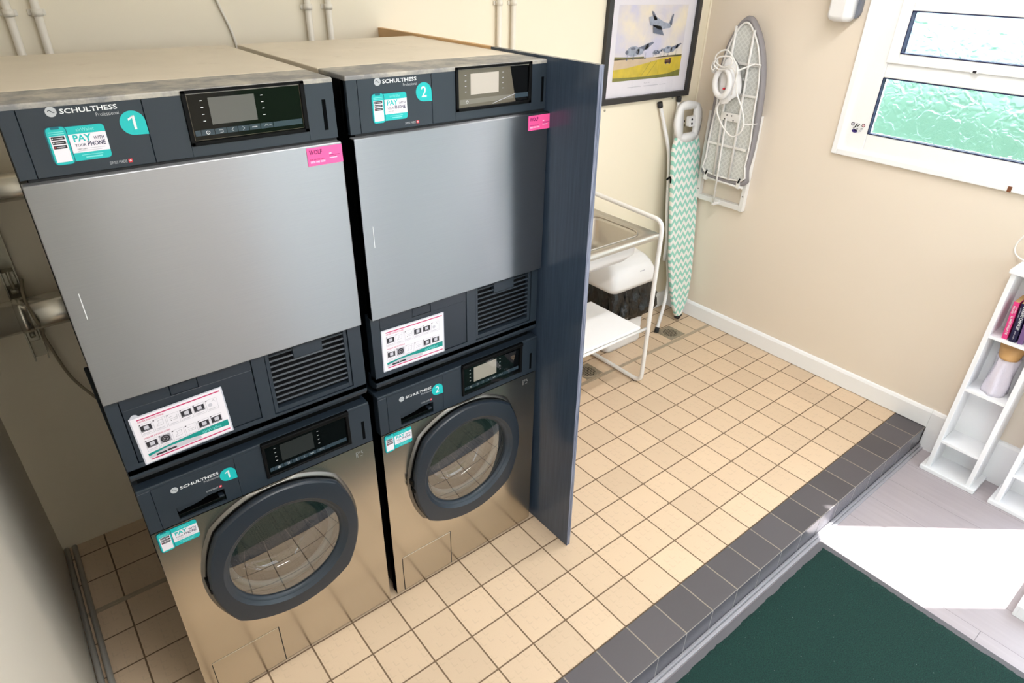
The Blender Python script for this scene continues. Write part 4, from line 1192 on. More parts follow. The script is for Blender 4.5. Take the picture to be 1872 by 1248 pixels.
# ------------------------------------------------------------------ pipes on the back wall
def conduit(x, label, zb=0.0, clips=(1.86,), r=0.011):
    t = root('wall_conduit', (x, YB-0.016, zb+0.001), label, 'pipe', 'painted conduits on the back wall')
    bm = begin(); tube(bm, [(x, YB-0.016, zb+0.001), (x, YB-0.016, 2.615)], r, 12); link('pipe', bm, M['conduit'], t)
    for z in clips:
        bm = begin(); tube(bm, [(x, YB-0.016, z-0.009), (x, YB-0.016, z+0.009)], r+0.003, 12); box(bm, x-0.022, x+0.022, YB-0.006, YB, z-0.008, z+0.008, 0, bev=0.002)
        link('pipe_clip', bm, M['conduit'], t)
conduit(-0.492, 'white conduit on the back wall, leftmost, above the first dryer')
conduit(-0.425, 'white conduit on the back wall, second from the left, above the first dryer')
conduit(0.372, 'white conduit rising behind the second dryer, left of its pair')
conduit(0.448, 'white conduit rising behind the second dryer, right of its pair')
conduit(1.215, 'white conduit right of the partition top, left of its pair')
conduit(1.292, 'white conduit right of the partition top, right of its pair')
bm = begin(); tube(bm, spline([(0.03, YB-0.006, 2.05), (0.072, YB-0.006, 1.885), (0.109, YB-0.006, 1.755), (0.12, YB-0.006, 1.55), (0.12, YB-0.006, 1.2)], 5), 0.0045, 8)
tag(link('thin_cable', bm, M['conduit']), 'thin cream cable slanting down the wall between the two dryers', 'cable')

def duct():
    t = root('metal_duct', (-0.45, 0.86, 1.03), 'galvanised round duct running along the wall left of the dryers', 'duct')
    bm = begin(); tube(bm, [(XL+0.001, 0.86, 1.031), (-0.35, 0.86, 1.031), ], 0.052, 28); link('duct_pipe', bm, M['duct'], t)
    bm = begin(); tube(bm, [(-0.735, 0.86, 1.031), (-0.705, 0.86, 1.031)], 0.0555, 28); link('duct_band', bm, M['duct'], t)
duct()
bm = begin(); tube(bm, [(XL+0.001, 0.89, 1.415), (-0.30, 0.89, 1.415)], 0.040, 24)
tag(link('metal_duct', bm, M['duct']), 'upper galvanised duct at the left edge, level with the dryer door top', 'duct')
def strut():
    t = root('strut_bracket', (-0.715, 0.96, 1.1), 'zinc strut channel bolted upright to the wall, holding the lower duct', 'bracket')
    bm = begin(); x0, x1 = -0.738, -0.697
    box(bm, x0, x1, YB-0.004, YB-0.001, 0.83, 1.50); box(bm, x0, x0+0.004, YB-0.038, YB-0.004, 0.83, 1.50); box(bm, x1-0.004, x1, YB-0.038, YB-0.004, 0.83, 1.50)
    link('channel', bm, M['zinc'], t)
    bm = begin(); box(bm, x0+0.004, x1-0.004, YB-0.042, YB-0.004, 1.105, 1.15, 0, bev=0.003); cyl(bm, (-0.717, 0.915, 1.16), (-0.717, 0.915, 1.088), 0.005, 10); cyl(bm, (-0.717, 0.915, 1.100), (-0.717, 0.915, 1.088), 0.010, 6)
    link('pipe_clamp', bm, M['zinc'], t); bm = begin()
    box(bm, x0+0.004, x1-0.004, YB-0.044, YB-0.004, 0.905, 0.945, 0, bev=0.003); cyl(bm, (-0.717, 0.922, 0.955), (-0.717, 0.90, 0.935), 0.008, 6)
    link('pipe_clamp', bm, M['zinc'], t)
strut()
bm = begin(); tube(bm, spline([(-0.690, 0.93, 1.12), (-0.700, 0.86, 1.090), (-0.692, 0.797, 1.035), (-0.685, 0.86, 0.972), (-0.69, 0.91, 0.93), (-0.685, 0.92, 0.88), (-0.66, 0.93, 0.74), (-0.60, 0.90, 0.62), (-0.54, 0.86, 0.50), (-0.50, 0.84, 0.30), (-0.49, 0.84, 0.008)], 7), 0.0048, 8)
tag(link('grey_cable', bm, M['cable']), 'grey cable looped over the duct and drooping behind the left machines', 'cable')

# ------------------------------------------------------------------ framed print
def picture():
    t = root('framed_picture', (2.23, YB, 1.38), 'black-framed print of aeroplanes over a yellow field, on the back wall', 'picture')
    rz = -0.012
    cx, cz = 2.228, 1.70
    x0, x1, z0, z1 = 1.872, 2.586, 1.378, 1.990
    def rot(u, v, h):
        return Vector((cx+(u-cx)*math.cos(rz)-(v-cz)*math.sin(rz), YB-0.002-h, cz+(u-cx)*math.sin(rz)+(v-cz)*math.cos(rz)))
    fw = 0.029
    bm = begin()
    out = [(x0, z0), (x1, z0), (x1, z1), (x0, z1)]; inn = [(x0+fw, z0+fw), (x1-fw, z0+fw), (x1-fw, z1-fw), (x0+fw, z1-fw)]
    loft(bm, [[rot(u, v, 0.0) for u, v in out], [rot(u, v, 0.022) for u, v in out], [rot(u, v, 0.024) for u, v in inn], [rot(u, v, 0.006) for u, v in inn]], 0, smooth=False)
    link('picture_frame', bm, M['frame'], t)
    d = Decal(rot, 0.004)
    d.rect(x0+fw, x1-fw, z0+fw, z1-fw, M['paper']); d.up(0.0005)
    a0, a1, b0, b1 = 1.957, 2.491, 1.486, 1.838
    d.rect(a0, a1, b0, b1, M['art_sky']); d.up(0.0005)
    W = a1-a0; H = b1-b0
    P = lambda u, v: (a0+u*W, b0+v*H)
    d.poly([P(0, 0), P(1, 0), P(1, 0.30), P(0, 0.30)], M['art_road'])
    d.poly([P(0, 0.29), P(0.42, 0.29), P(0.42, 0.315), P(0.2, 0.32), P(0, 0.335)], M['art_dark'])
    d.poly([P(0.55, 0.29), P(1, 0.29), P(1, 0.315), P(0.8, 0.31)], M['art_dark']); d.up(0.0003)
    d.poly([P(0, 0), P(1, 0), P(1, 0.29), P(0.75, 0.28), P(0.45, 0.22), P(0.2, 0.175), P(0, 0.16)], M['art_field']); d.up(0.0003)
    d.poly([P(0, 0), P(1, 0), P(1, 0.10), P(0.8, 0.05), P(0.45, 0.035), P(0, 0.05)], M['art_shade'])
    for a, b_ in ((0.40, 0.04), (0.49, 0.04)): d.line(P(a, b_), P(a+0.13, 0.24), 0.002, M['art_shade'])
    # bowser by the grass
    d.rect(*[P(0.74, 0)[0], P(0.80, 0)[0], P(0, 0.20)[1], P(0, 0.255)[1]], M['art_brown']); d.rect(P(0.80, 0)[0], P(0.84, 0)[0], P(0, 0.20)[1], P(0, 0.27)[1], M['art_brown'])
    d.disc(*P(0.765, 0.20), 0.006, M['art_plane2'], 12); d.disc(*P(0.82, 0.20), 0.007, M['art_plane2'], 12)
    def plane(cx_, cy_, s, m1, m2):
        Q = lambda u, v: P(cx_+u*s, cy_+v*s)
        d.up(0.0002)
        k_ = s*1.25
        d.poly([Q(-0.04, 0.12), Q(0.16, 0.15), Q(0.42, 0.245), Q(0.46, 0.225), Q(0.30, 0.09), Q(0.10, 0.0)], m2)
        d.poly([Q(0.26, 0.10), Q(0.31, 0.22), Q(0.34, 0.215), Q(0.35, 0.09)], m1); d.up(0.0002)
        d.disc(*Q(0.02, 0.07), 0.058*k_, m1, 20, 0.030*k_); d.disc(*Q(0.16, 0.055), 0.034*k_, m1, 18, 0.019*k_); d.up(0.0002)
        d.disc(*Q(-0.115, 0.055), 0.014*k_, m2, 14, 0.012*k_); d.disc(*Q(0.01, 0.125), 0.022*k_, m2, 14, 0.009*k_); d.disc(*Q(0.10, 0.05), 0.010*k_, m2, 12)
        for u in (-0.10, 0.04, 0.30): d.line(Q(u, 0.03), Q(u-0.005, -0.08), 0.003*s, m2); d.disc(*Q(u-0.005, -0.09), 0.008*s, m2, 10)
    plane(0.24, 0.35, 0.66, M['art_plane'], M['art_plane2']); plane(0.76, 0.36, 0.46, M['art_plane'], M['art_plane2']); plane(0.58, 0.345, 0.28, M['art_plane2'], M['art_plane'])
    d.up(0.0002)
    Q = lambda u, v: P(0.55+u, 0.72+v)
    d.poly([Q(-0.13, 0.12), Q(-0.05, 0.14), Q(0.10, 0.05), Q(0.22, 0.02), Q(0.20, -0.03), Q(0.04, -0.05), Q(-0.10, 0.02)], M['art_plane'])
    d.poly([Q(-0.10, 0.20), Q(-0.07, 0.19), Q(0.0, 0.08), Q(-0.05, 0.08)], M['art_plane2']); d.poly([Q(-0.06, 0.02), Q(0.06, 0.0), Q(0.12, -0.13), Q(0.08, -0.12), Q(-0.04, -0.09)], M['art_plane2'])
    d.poly([Q(0.18, 0.03), Q(0.22, 0.16), Q(0.235, 0.15), Q(0.22, 0.0)], M['art_plane2'])
    d.text('PLATE', a0+W*0.46, b0-0.022, 0.045, 0.005, M['paperg2'])
    for k, (u0, u1) in enumerate(((0.22, 0.42), (0.46, 0.68), (0.70, 0.80))): d.rect(a0+W*u0, a0+W*u1, b0-0.036, b0-0.033, M['paperg'])
    d.done('art_print', t)
    bm = begin(); bm.faces.new([bm.verts.new(rot(u, v, 0.0085)) for u, v in inn]); link('picture_glass', bm, M['picglass'], t)
picture()
for (x, z, lab) in ((1.925, 1.352, 'small brass screw in the wall under the picture, left'), (2.47, 1.366, 'small brass screw in the wall under the picture, right')):
    bm = begin(); cyl(bm, (x, YB-0.004, z), (x, YB+0.001, z), 0.006, 12); tag(link('wall_screw', bm, M['zinc']), lab, 'screw')

# ------------------------------------------------------------------ teal chevron ironing board leaning in the corner
def on(x, z, d=0.0):      # leaning plane of the board
    return Vector((x, 0.775+0.110*z-d, z))
def free_board():
    t = root('ironing_board', (2.572, 0.78, 0.0), 'folded ironing board with teal and white zigzag cover, leaning in the corner', 'ironing board')
    prof = [(0.0, 2.548, 2.590), (0.025, 2.535, 2.606), (0.07, 2.515, 2.632), (0.13, 2.498, 2.652), (0.22, 2.478, 2.666), (0.36, 2.454, 2.674), (0.50, 2.442, 2.676), (0.70, 2.434, 2.674), (0.92, 2.424, 2.670), (1.04, 2.422, 2.664), (1.085, 2.426, 2.656), (1.115, 2.440, 2.644), (1.135, 2.462, 2.622)]
    left = [(a, z) for z, a, b in prof]; right = [(b, z) for z, a, b in prof]
    pts = [(x, z+0.03) for x, z in left] + [(x, z+0.03) for x, z in reversed(right)]
    # densify the outline
    sp = spline([(x, 0, z) for x, z in pts], 3, closed=True); pts = [(p.x, p.z) for p in sp]
    bm = begin()
    c = Vector((sum(p[0] for p in pts)/len(pts), sum(p[1] for p in pts)/len(pts)))
    def lp(k, d, inset=0.0):
        out = []
        for u, v in pts:
            w = Vector((u, v))-c; L = w.length; w = w*((L-inset)/L)
            out.append(on(c.x+w.x, c.y+w.y, d))
        return out
    loft(bm, [lp(1, 0.0, 0.004), lp(1, 0.004, 0.0), lp(1, 0.018, 0.0), lp(1, 0.024, 0.006)], 0, cap0=True, cap1=True)
    link('board_cover', bm, M['chevron'], t)
    # iron rest
    bm = begin()
    ou = [(2.500, 1.352), (2.462, 1.335), (2.437, 1.295), (2.425, 1.245), (2.434, 1.195), (2.458, 1.158), (2.500, 1.137), (2.550, 1.132), (2.600, 1.138), (2.630, 1.165), (2.648, 1.205), (2.655, 1.255), (2.648, 1.300), (2.620, 1.335), (2.560, 1.352)]
    sp = spline([(x, 0, z) for x, z in ou], 4, closed=True); ou = [(p.x, p.z) for p in sp]
    c2 = Vector((2.543, 1.243))
    n = len(ou)
    hole = []
    for u, v in ou:
        w = (Vector((u, v))-c2); a = math.atan2(w.y, w.x)
        hx, hz = 0.058, 0.068
        s_ = min(hx/max(abs(math.cos(a)), 1e-6), hz/max(abs(math.sin(a)), 1e-6)); hole.append((c2.x+math.cos(a)*s_*0.97, c2.y+math.sin(a)*s_*0.97))
    loft(bm, [[on(u, v, 0.004) for u, v in hole], [on(u, v, 0.026) for u, v in hole], [on(u, v, 0.028) for u, v in ou], [on(u+(c2.x-u)*-0.02, v, 0.016) for u, v in ou], [on(u, v, 0.004) for u, v in ou], [on(u, v, 0.004) for u, v in hole]], 0)
    # bridge with holes
    prism(bm, rrect(2.538, 2.615, 1.213, 1.268, 0.008), lambda u, v, d: on(u, v, d), 0.006, 0.024, 0)
    for z in (1.229, 1.252):
        prism(bm, [(2.565+0.0065*math.cos(k*PI/6), z+0.0065*math.sin(k*PI/6)) for k in range(12)], lambda u, v, d: on(u, v, d), 0.0235, 0.0255, 1)
        prism(bm, rrect(2.4905, 2.4955, z-0.007, z+0.005, 0.001), lambda u, v, d: on(u, v, d), 0.0265, 0.0285, 1)
    link('iron_rest', bm, [M['plastic'], M['hole']], t)
    # feet and tubes behind
    bm = begin()
    p1 = [(2.353, 0.958, 1.335), (2.403, 0.949, 1.214), (2.452, 0.933, 1.07), (2.462, 0.917, 0.925), (2.472, 0.895, 0.694), (2.515, 0.872, 0.40), (2.530, 0.855, 0.26), (2.49, 0.825, 0.175), (2.434, 0.79, 0.12), (2.322, 0.731, 0.014)]
    tube(bm, spline(p1, 6), 0.0105, 12); link('leg', bm, M['plastic'], t)
    bm = begin(); p2 = [(2.505, 0.955, 1.350), (2.50, 0.94, 1.15), (2.50, 0.90, 0.75), (2.49, 0.88, 0.40)]
    tube(bm, spline(p2, 5), 0.010, 12); link('leg', bm, M['plastic'], t)
    for pa, pb in (((2.353, 0.957, 1.328), (2.345, 0.958, 1.356)), ((2.505, 0.955, 1.345), (2.505, 0.956, 1.372)), ((2.335, 0.738, 0.028), (2.318, 0.729, 0.002))):
        bm = begin(); cyl(bm, pa, pb, 0.0145, 14); link('rubber_foot', bm, M['rubber'], t)
    bm = begin(); tube(bm, [(2.545, 0.765, 0.030), (2.572, 0.764, 0.012), (2.600, 0.765, 0.030)], 0.0105, 10); link('nose_cap', bm, M['rubber'], t)
    bm = begin(); tube(bm, spline([(2.40, 0.88, 0.93), (2.415, 0.87, 0.945), (2.43, 0.87, 0.91)], 4), 0.006, 8); link('height_lever', bm, M['blackm'], t)
free_board()

# ------------------------------------------------------------------ wall-mounted ironing board
def wallrack():
    t = root('wall_ironing_board', (XR, 0.68, 0.79), 'fold-up ironing board, grey underside showing, on a white wall frame', 'ironing board')
    bm = begin()
    box(bm, XR-0.034, XR-0.001, 0.822, 0.846, 0.792, 1.30, 0, bev=0.002); box(bm, XR-0.034, XR-0.001, 0.516, 0.540, 0.786, 1.318, 0, bev=0.002)
    box(bm, XR-0.034, XR-0.001, 0.54, 0.822, 0.788, 0.818, 0, bev=0.002)
    fr = link('wall_frame', bm, M['whitemetal'], t)
    bm = begin()
    for z, hh in ((1.285, 0.004), (1.255, 0.004), (1.22, 0.012), (1.19, 0.012), (1.16, 0.004)): box(bm, XR-0.0352, XR-0.03, 0.524, 0.530, z-hh/2, z+hh/2)
    box(bm, XR-0.0352, XR-0.03, 0.830, 0.836, 0.845, 0.852); box(bm, XR-0.0352, XR-0.03, 0.522, 0.530, 0.872, 0.878); cyl(bm, (XR-0.036, 0.678, 0.800), (XR-0.03, 0.678, 0.800), 0.005, 8)
    link('frame_slots', bm, M['ink'], fr)
    XB = XR-0.075   # underside plane
    lf = [(0.945, 0.786), (1.03, 0.798), (1.15, 0.802), (1.30, 0.803), (1.45, 0.802), (1.56, 0.794), (1.645, 0.778), (1.71, 0.753), (1.765, 0.722)]
    rt = [(0.945, 0.520), (1.03, 0.512), (1.15, 0.502), (1.30, 0.503), (1.42, 0.510), (1.52, 0.524), (1.62, 0.550), (1.70, 0.585), (1.76, 0.628)]
    pts = [(y, z) for z, y in lf] + [(0.690, 1.792), (0.660, 1.790)] + [(y, z) for z, y in reversed(rt)]
    sp = spline([(0, y, z) for y, z in pts], 3, closed=True); pts = [(p.y, p.z) for p in sp]
    c = Vector((0.655, 1.35))
    def lp(x, inset):
        out = []
        for y, z in pts:
            w = Vector((y, z))-c; L = w.length; w *= (L-inset)/L; out.append(Vector((x, c.x+w.x, c.y+w.y)))
        return out
    bm = begin()
    loft(bm, [lp(XB+0.004, 0.026), lp(XB-0.005, 0.018), lp(XB-0.001, 0.004), lp(XB+0.014, -0.002), lp(XB+0.030, 0.0), lp(XB+0.034, 0.008)], 0, cap1=True)
    cl = link('board_cover', bm, M['greycloth'], t)
    bm = begin(); loft(bm, [lp(XB+0.003, 0.018), lp(XB+0.0035, 0.10)], 0, smooth=False)
    for f in bm.faces: pass
    loft(bm, [lp(XB+0.0035, 0.10), lp(XB+0.004, 0.20)], 0, smooth=False)
    b2 = begin(); b2.faces.new([b2.verts.new(p) for p in lp(XB+0.0045, 0.018)]); merge(bm, b2, 0)
    link('mesh_top', bm, M['meshy'], t)
    bm = begin(); tube(bm, lp(XB-0.004, 0.030), 0.0055, 8, 0, closed=True)
    XT = XB-0.004
    tube(bm, [(XT, 0.733, 1.745), (XT, 0.735, 1.60), (XT, 0.726, 1.356), (XT, 0.712, 0.965)], 0.0075, 8)
    tube(bm, [(XT, 0.622, 1.735), (XT, 0.622, 1.523), (XT, 0.616, 1.321), (XT, 0.610, 0.960)], 0.0075, 8)
    box(bm, XT-0.004, XT+0.004, 0.535, 0.785, 1.134, 1.148, 0, bev=0.002)
    box(bm, XT-0.004, XT+0.004, 0.545, 0.740, 1.563, 1.577, 0, bev=0.002)
    box(bm, XT-0.004, XT+0.004, 0.535, 0.740, 1.412, 1.424, 0, bev=0.002)
    box(bm, XT-0.004, XT+0.004, 0.610, 0.740, 1.488, 1.500, 0, bev=0.002)
    link('steel_frame', bm, M['whitemetal'], t)
    bm = begin(); box(bm, XT-0.008, XT+0.002, 0.614, 0.730, 1.274, 1.318, 0, bev=0.003)
    for y, z in ((0.66, 1.305), (0.69, 1.305), (0.645, 1.282), (0.70, 1.284)): cyl(bm, (XT-0.010, y, z), (XT-0.007, y, z), 0.0035, 8, 1)
    link('strut_plate', bm, [M['whitemetal'], M['ink']], t)
    bm = begin(); tube(bm, [(XT-0.018, 0.685, 1.290), (XT-0.006, 0.677, 0.800)], 0.0055, 8); box(bm, XT-0.012, XR-0.030, 0.668, 0.686, 0.796, 0.812, 0, bev=0.002); link('support_rod', bm, M['whitemetal'], t)
    bm = begin()
    for y in (0.768, 0.545):
        box(bm, XB-0.006, XR-0.034, y-0.012, y+0.012, 0.925, 0.965, 0, bev=0.003)
        tube(bm, [(XB-0.008, y, 0.960), (XB-0.014, y-0.012, 0.985)], 0.005, 8, 1)
    tube(bm, [(XB, 0.790, 0.940), (XB, 0.515, 0.935)], 0.006, 8, 0)
    link('hinge', bm, [M['whitemetal'], M['blackm']], t)
wallrack()
def iron():
    X = 2.56
    t = root('steam_iron', (X, 0.66, 1.40), 'white steam iron hung by its flex in front of the wall ironing board', 'iron')
    # coordinates measured on the plane x = 2.5 (y, z)
    ax = Vector((0.0, 0.030, 0.150)).normalized()       # towards the tip, up
    sd_ = Vector((0.0, 0.150, -0.030)).normalized()      # to the left in the photo
    tip = Vector((X, 0.702, 1.600))
    hw = [(0.0, 0.004), (0.03, 0.030), (0.07, 0.050), (0.11, 0.058), (0.15, 0.060), (0.18, 0.056), (0.196, 0.044)]
    def outline(k=1.0, dx=0.0, sh=0.0):
        L = [tip+Vector((dx, 0, 0))-ax*(d+sh)+sd_*w*k for d, w in hw]; Rr = [tip+Vector((dx, 0, 0))-ax*(d+sh)-sd_*w*k for d, w in reversed(hw)]
        return L+Rr
    bm = begin()
    loft(bm, [outline(0.97, 0.022), outline(1.0, 0.016)], 0, cap0=True); link('soleplate', bm, M['ink'], t)
    bm = begin()
    loft(bm, [outline(1.0, 0.016), outline(1.02, 0.0), outline(0.96, -0.02, 0.004), outline(0.80, -0.040, 0.012), outline(0.45, -0.050, 0.03)], 0, cap0=True, cap1=True)
    bd = link('body', bm, M['plastic'], t)
    cc = tip-ax*0.120+Vector((-0.050, 0, 0))
    bm = begin(); lp = []
    for k in range(24):
        a = 2*PI*k/24; lp.append(cc+ax*0.068*math.cos(a)+sd_*0.046*math.sin(a)+Vector((-0.026*(0.4+0.6*max(0, math.sin(a*0.5))), 0, 0)))
    tube(bm, lp, 0.0145, 12, 0, closed=True); link('handle', bm, M['plastic'], t)
    bm = begin(); cyl(bm, cc-ax*0.030+Vector((-0.002, 0, 0)), cc-ax*0.030+Vector((-0.010, 0, 0)), 0.006, 10); link('light', bm, M['red'], t)
    bm = begin()
    Xc = X-0.075
    pts = [(Xc+0.02, 0.620, 1.430), (Xc, 0.598, 1.545), (Xc, 0.62, 1.590), (Xc, 0.680, 1.640), (Xc, 0.737, 1.616), (Xc-0.005, 0.733, 1.580), (Xc-0.01, 0.68, 1.560), (Xc-0.01, 0.632, 1.580), (Xc-0.012, 0.645, 1.612), (Xc-0.014, 0.71, 1.605), (Xc-0.012, 0.738, 1.570), (Xc-0.008, 0.70, 1.545), (Xc, 0.628, 1.560),
           (Xc+0.01, 0.600, 1.500), (Xc+0.01, 0.582, 1.440), (Xc+0.015, 0.540, 1.370), (Xc+0.02, 0.516, 1.300), (Xc+0.025, 0.535, 1.245), (Xc+0.03, 0.585, 1.222), (Xc+0.03, 0.650, 1.265), (Xc+0.03, 0.700, 1.335), (Xc+0.03, 0.688, 1.385), (Xc+0.045, 0.665, 1.412)]
    tube(bm, spline(pts, 8), 0.0042, 8); fx = link('flex', bm, M['whitecable'], t)
    bm = begin(); tube(bm, spline([(Xc, 0.600, 1.550), (2.59, 0.585, 1.574), (2.597, 0.555, 1.578), (2.60, 0.540, 1.576)], 6), 0.0042, 8); link('flex_tie', bm, M['whitecable'], t); bm = begin()
    tube(bm, spline([(Xc+0.02, 0.520, 1.295), (2.60, 0.502, 1.290), (2.645, 0.528, 1.286)], 6), 0.0025, 6); link('flex_tie', bm, M['whitecable'], t)
    # plug bunched at the side
    bm = begin()
    for k in range(3):
        tube(bm, [(Xc+0.01*k+0.01*math.sin(a), 0.742+0.014*math.cos(a)+0.004*k, 1.565+0.025*math.sin(a)-0.008*k) for a in [2*PI*q/14 for q in range(14)]], 0.004, 6, 0, closed=True)
    link('flex_bundle', bm, M['whitecable'], t)
iron()

# ------------------------------------------------------------------ sink trolley, bin
def sink_cart():
    XRt, YF, YK = 1.795, 0.402, 0.945
    XLt = 1.13
    t = root('sink_stand', (1.46, 0.67, 0.0), 'white tube stand with a stainless sink and a white lower shelf, behind the partition', 'sink')
    for nm, xx in (('side_frame', XRt), ('side_frame', XLt)):
        bm = begin()
        lo = fillet([(xx, YF-0.005, 0.018), (xx, YF, 0.945), (xx, YK-0.02, 0.965), (xx, YK-0.02, 0.018)], 0.05, 7, closed=True)
        tube(bm, lo, 0.0115, 12, 0, closed=True)
        link(nm, bm, M['whitemetal'], t)
    for yy, zz, rr_ in ((YK-0.02, 0.90, 0.010), (YF+0.004, 0.352, 0.008), (YK-0.03, 0.352, 0.008)):
        bm = begin(); tube(bm, [(XLt, yy, zz), (XRt, yy, zz)], rr_, 10); link('crossbar', bm, M['whitemetal'], t)
    # sink top: rim with sunk bowl
    bm = begin()
    x0, x1, y0, y1, zt = XLt+0.012, XRt-0.012, YF-0.004, 0.86, 0.886
    bx0, bx1, by0, by1 = 1.18, 1.700, 0.462, 0.775
    def ring(a0, a1, b0, b1, r, z): return [Vector((u, v, z)) for u, v in rrect(a0, a1, b0, b1, r, 6)]
    loft(bm, [ring(x0, x1, y0, y1, 0.012, zt-0.026), ring(x0, x1, y0, y1, 0.012, zt), ring(bx0-0.035, bx1+0.035, by0-0.032, by1+0.035, 0.08, zt+0.001), ring(bx0-0.012, bx1+0.012, by0-0.012, by1+0.012, 0.07, zt-0.003),
              ring(bx0, bx1, by0, by1, 0.06, zt-0.014), ring(bx0+0.008, bx1-0.008, by0+0.008, by1-0.008, 0.06, zt-0.115), ring(bx0+0.05, bx1-0.05, by0+0.05, by1-0.05, 0.05, zt-0.135)], 0, cap1=True)
    tube(bm, ring(bx0-0.016, bx1+0.016, by0-0.016, by1+0.016, 0.075, zt+0.0005), 0.0045, 8, 0, closed=True)
    link('sink_top', bm, M['sink'], t)
    bm = begin(); cyl(bm, (1.44, 0.62, zt-0.1345), (1.44, 0.62, zt-0.131), 0.035, 20); link('plughole', bm, M['chrome'], t)
    bm = begin(); loft(bm, [ring(bx0-0.01, bx1+0.012, by0-0.01, by1+0.01, 0.06, zt-0.028), ring(bx0-0.008, bx1+0.010, by0-0.008, by1+0.008, 0.06, zt-0.10), ring(bx0+0.03, bx1-0.02, by0+0.03, by1-0.03, 0.05, zt-0.142)], 0, cap1=True)
    link('bowl_housing', bm, M['plastic'], t)
    bm = begin(); box(bm, XLt+0.012, 1.742, YF+0.004, 0.775, 0.362, 0.378, 0, bev=0.004); link('shelf', bm, M['white'], t)
    for fx_, fy_ in ((1.795, YF+0.045), (1.795, 0.86), (1.13, 0.86), (1.13, YF+0.045)):
        bm = begin(); cyl(bm, (fx_, fy_, 0.0), (fx_, fy_, 0.012), 0.007, 10); link('foot', bm, M['rubber'], t)
sink_cart()
def bin_():
    BX = 0.014
    t = root('waste_bin', (2.03, 0.84, 0.0), 'white bin with a domed lid and black liner, beside the sink stand', 'bin')
    def ring(a0, a1, b0, b1, r, z, wob=0, seed=0):
        rr = random.Random(seed); out = []
        for u, v in rrect(a0, a1, b0, b1, r, 6):
            out.append(Vector((u+BX+rr.uniform(-wob, wob), v+rr.uniform(-wob, wob), z+rr.uniform(-wob, wob)*0.8)))
        return out
    bm = begin()
    loft(bm, [ring(1.860, 2.150, 0.735, 0.935, 0.035, 0.002), ring(1.852, 2.160, 0.729, 0.940, 0.035, 0.02), ring(1.856, 2.158, 0.734, 0.936, 0.035, 0.40)], 0, cap0=True, cap1=True)
    link('body', bm, M['plastic'], t)
    def folds(u0, u1, v0, v1, z, amp, ph):
        out = []; base = rrect(u0, u1, v0, v1, 0.04, 5); P = []
        for i in range(len(base)):
            a, b_ = Vector(base[i]), Vector(base[(i+1) % len(base)])
            m = max(1, int((b_-a).length/0.009))
            P += [a.lerp(b_, q/m) for q in range(m)]
        c0 = Vector(((u0+u1)/2, (v0+v1)/2))
        for i in range(130):
            p = P[int(i*len(P)/130)]; s = i/130*2*PI; n_ = (p-c0).normalized()
            dd = amp*(0.5*math.sin(13*s+ph)+0.35*math.sin(29*s-2*ph+z*30)+0.3*math.sin(7*s+ph*2))
            out.append(Vector((p.x+n_.x*dd+BX, p.y+n_.y*dd, z+amp*0.8*math.sin(5*s+ph*3))))
        return out
    bm = begin(); L = [folds(1.832-g*0.3, 2.184+g*1.8, 0.712-g, 0.953-g*0.3, z, w, k*0.5) for k, (z, g, w) in enumerate(((0.43, 0.0, 0.001), (0.40, 0.006, 0.006), (0.37, 0.010, 0.012), (0.34, 0.014, 0.016), (0.31, 0.018, 0.019), (0.28, 0.022, 0.021), (0.25, 0.024, 0.021), (0.225, 0.016, 0.017), (0.205, 0.006, 0.010), (0.20, 0.001, 0.004)))]
    loft(bm, L, 0); link('bin_liner', bm, M['bag'], t)
    bm = begin(); L = []
    for k, (z, g, w) in enumerate(((0.445, 0.004, 0.0), (0.40, 0.010, 0.006), (0.35, 0.012, 0.010), (0.30, 0.018, 0.012), (0.255, 0.022, 0.014), (0.225, 0.014, 0.012), (0.205, 0.006, 0.008))):
        pass
    bm.free()
    bm = begin(); L = []
    # lid: domed hood with a swelling front
    prof = [(0.415, 0.0), (0.44, -0.004), (0.49, 0.004), (0.530, 0.030), (0.560, 0.065), (0.578, 0.105)]
    for z, g in prof: L.append(ring(1.824+g*0.5, 2.192-g*0.55, 0.700+g*0.9, 0.960-g*0.35, 0.045, z))
    loft(bm, L, 0, cap0=True, cap1=True); link('lid', bm, M['plastic'], t)
    bm = begin()
    L = [[Vector((1.90+0.22*k/10, 0.694-0.0*k+dy*math.sin(PI*k/10)*-1, z)) for k in range(11)] for z, dy in ((0.43, 0.0), (0.46, 0.006), (0.50, 0.004))]
    d = Decal(lambda u, v, h: Vector((u, 0.7045+(v-0.49)*0.7-h, v)), 0.003); d.rect(2.055, 2.095, 0.500, 0.503, M['paperg2']); bm.free(); d.done('lid_mark', t)
bin_()

# ------------------------------------------------------------------ floor drains
def drain(cx, cy, s, label):
    t = root('floor_drain', (cx, cy, 0.0), label, 'drain', 'square floor drains in the tiles')
    bm = begin(); box(bm, cx-s, cx+s, cy-s, cy+s, -0.004, 0.0018, 0); link('drain_plate', bm, M['grate'], t)
    bm = begin()
    tube(bm, [(cx+0.060*math.cos(a), cy+0.060*math.sin(a), 0.002) for a in [2*PI*k/40 for k in range(40)]], 0.0022, 6, 0, closed=True)
    link('drain_ring', bm, M['grate'], t)
    bm = begin()
    prism(bm, [(cx+0.045*math.cos(2*PI*k/32), cy+0.045*math.sin(2*PI*k/32)) for k in range(32)], lambda u, v, d: Vector((u, v, d)), 0.0018, 0.0024, 1)
    for k in range(-3, 4):
        o = k*0.012; L = math.sqrt(max(0.0, 0.045**2-o*o))
        box(bm, cx-L, cx+L, cy+o-0.0022, cy+o+0.0022, 0.002, 0.0042, 0); box(bm, cx+o-0.0012, cx+o+0.0012, cy-L, cy+L, 0.002, 0.0036, 0)
    link('drain_grate', bm, [M['grate'], M['hole']], t)
